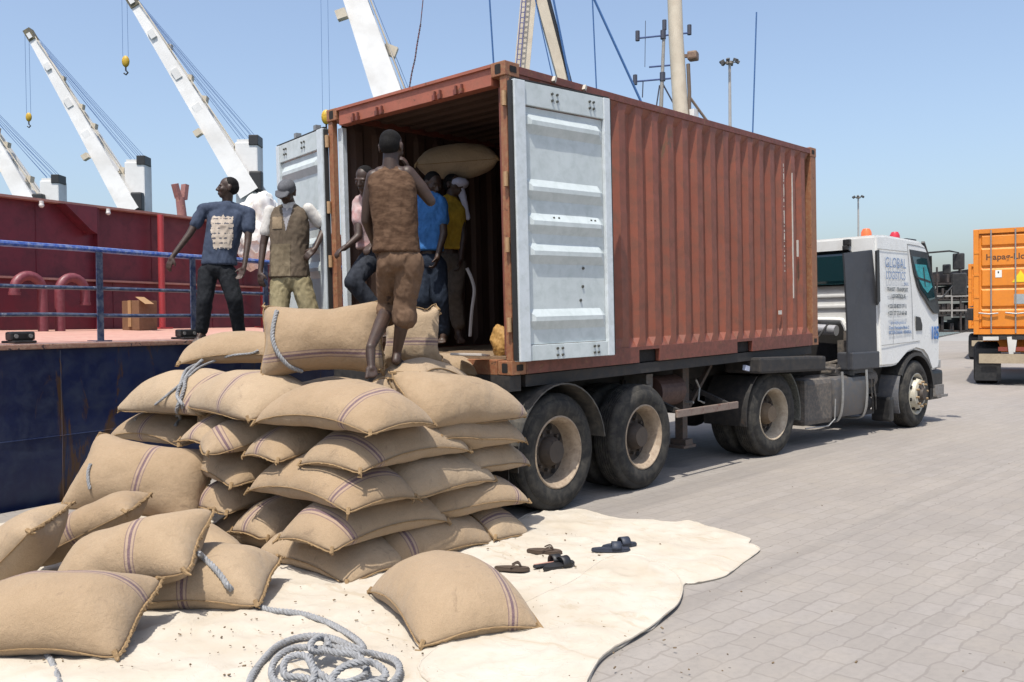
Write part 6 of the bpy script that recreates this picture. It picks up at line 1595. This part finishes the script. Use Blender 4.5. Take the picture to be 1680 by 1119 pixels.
# ropes laid over the heap: each point lies on the sack surface it crosses
from mathutils.bvhtree import BVHTree
_v = []; _f = []
for ob in bpy.data.objects:
    if ob.name.startswith('jute_sack') and ob.type == 'MESH':
        o_ = len(_v); _v += [ob.location + v.co for v in ob.data.vertices]; _f += [[o_ + i for i in p.vertices] for p in ob.data.polygons]
BV = BVHTree.FromPolygons(_v, _f)
def lay(pts, r, back=1.0):
    out = []
    for px, py in pts:
        d = ray(px, py).normalized(); h = BV.ray_cast(CAM_C, d)
        if h[0] is None: continue
        out.append(h[0] + h[1].normalized() * r * .8 * back)
    return out
coil = lay([(322, 908), (334, 918), (350, 932), (366, 950), (378, 966)], R0) + [gz(400, 984), gz(440, 1000), gz(490, 1006), gz(530, 1018), gz(562, 1034), gz(588, 1052), gz(596, 1066, .05), gz(575, 1060, .07), gz(540, 1046, .05), gz(500, 1044, .04), gz(458, 1058), gz(430, 1085), gz(410, 1118), gz(415, 1160), gz(480, 1190), gz(560, 1180), gz(610, 1150), gz(652, 1110, .05), gz(650, 1085, .05), gz(618, 1074, .05), gz(580, 1068, .09), gz(540, 1062, .09), gz(510, 1075, .10), gz(518, 1100, .08), gz(560, 1120, .06), gz(600, 1105, .06), gz(590, 1078, .09), gz(550, 1070, .11), gz(500, 1062, .09), gz(470, 1068, .09), gz(448, 1090, .07), gz(452, 1118, .05), gz(500, 1128, .05), gz(516, 1105, .08), gz(500, 1076, .11), gz(470, 1082, .10), gz(468, 1108, .07), gz(500, 1112, .06), gz(560, 1128, .05), gz(630, 1112, .08), gz(618, 1090, .10), gz(590, 1086, .12), gz(560, 1096, .10), gz(546, 1120, .07), gz(590, 1150, .05), gz(640, 1140, .05)]
b = rope(coil, R0, done=False)
kn = [gz(505, 1062, .1), gz(520, 1046, .13), gz(536, 1052, .12), gz(528, 1070, .10), gz(510, 1066, .13), gz(515, 1050, .15), gz(533, 1045, .14), gz(540, 1060, .12)]
rope(kn, R0 * .9, b=b, label='tangled coil of grey mooring rope at the lower edge, its end running to a sack')
rope([gz(70, 1062, .02), gz(82, 1080, .02), gz(92, 1102, .02), gz(102, 1135, .02)], .015, label='short piece of grey rope under the large front left sack')

rope(lay([(424, 575), (412, 580), (380, 583), (350, 592), (325, 606), (300, 628), (280, 645), (258, 662), (240, 676), (222, 690)], .010), .010, label='thin grey rope slanting down across the top left sacks')
rope(lay([(332, 590), (318, 602), (308, 618), (303, 638), (298, 655), (292, 672), (296, 688), (288, 700)], .015), .015, label='doubled grey rope hanging round the end of the striped top sack', done=True)
rope(lay([(322, 596), (306, 610), (298, 630), (292, 650), (302, 668), (290, 684)], .014), .014, label='second strand of the rope round the end of the striped top sack')
rope(lay([(462, 500), (455, 512), (451, 530), (449, 550), (452, 568), (462, 586), (476, 600), (496, 607)], .016), .016, label='thick grey rope looped down the left side of the upright sack')
rope(lay([(150, 762), (146, 774), (146, 788), (149, 802)], .012), .012, label='pale rope end hanging on the big leaning sack at the left')
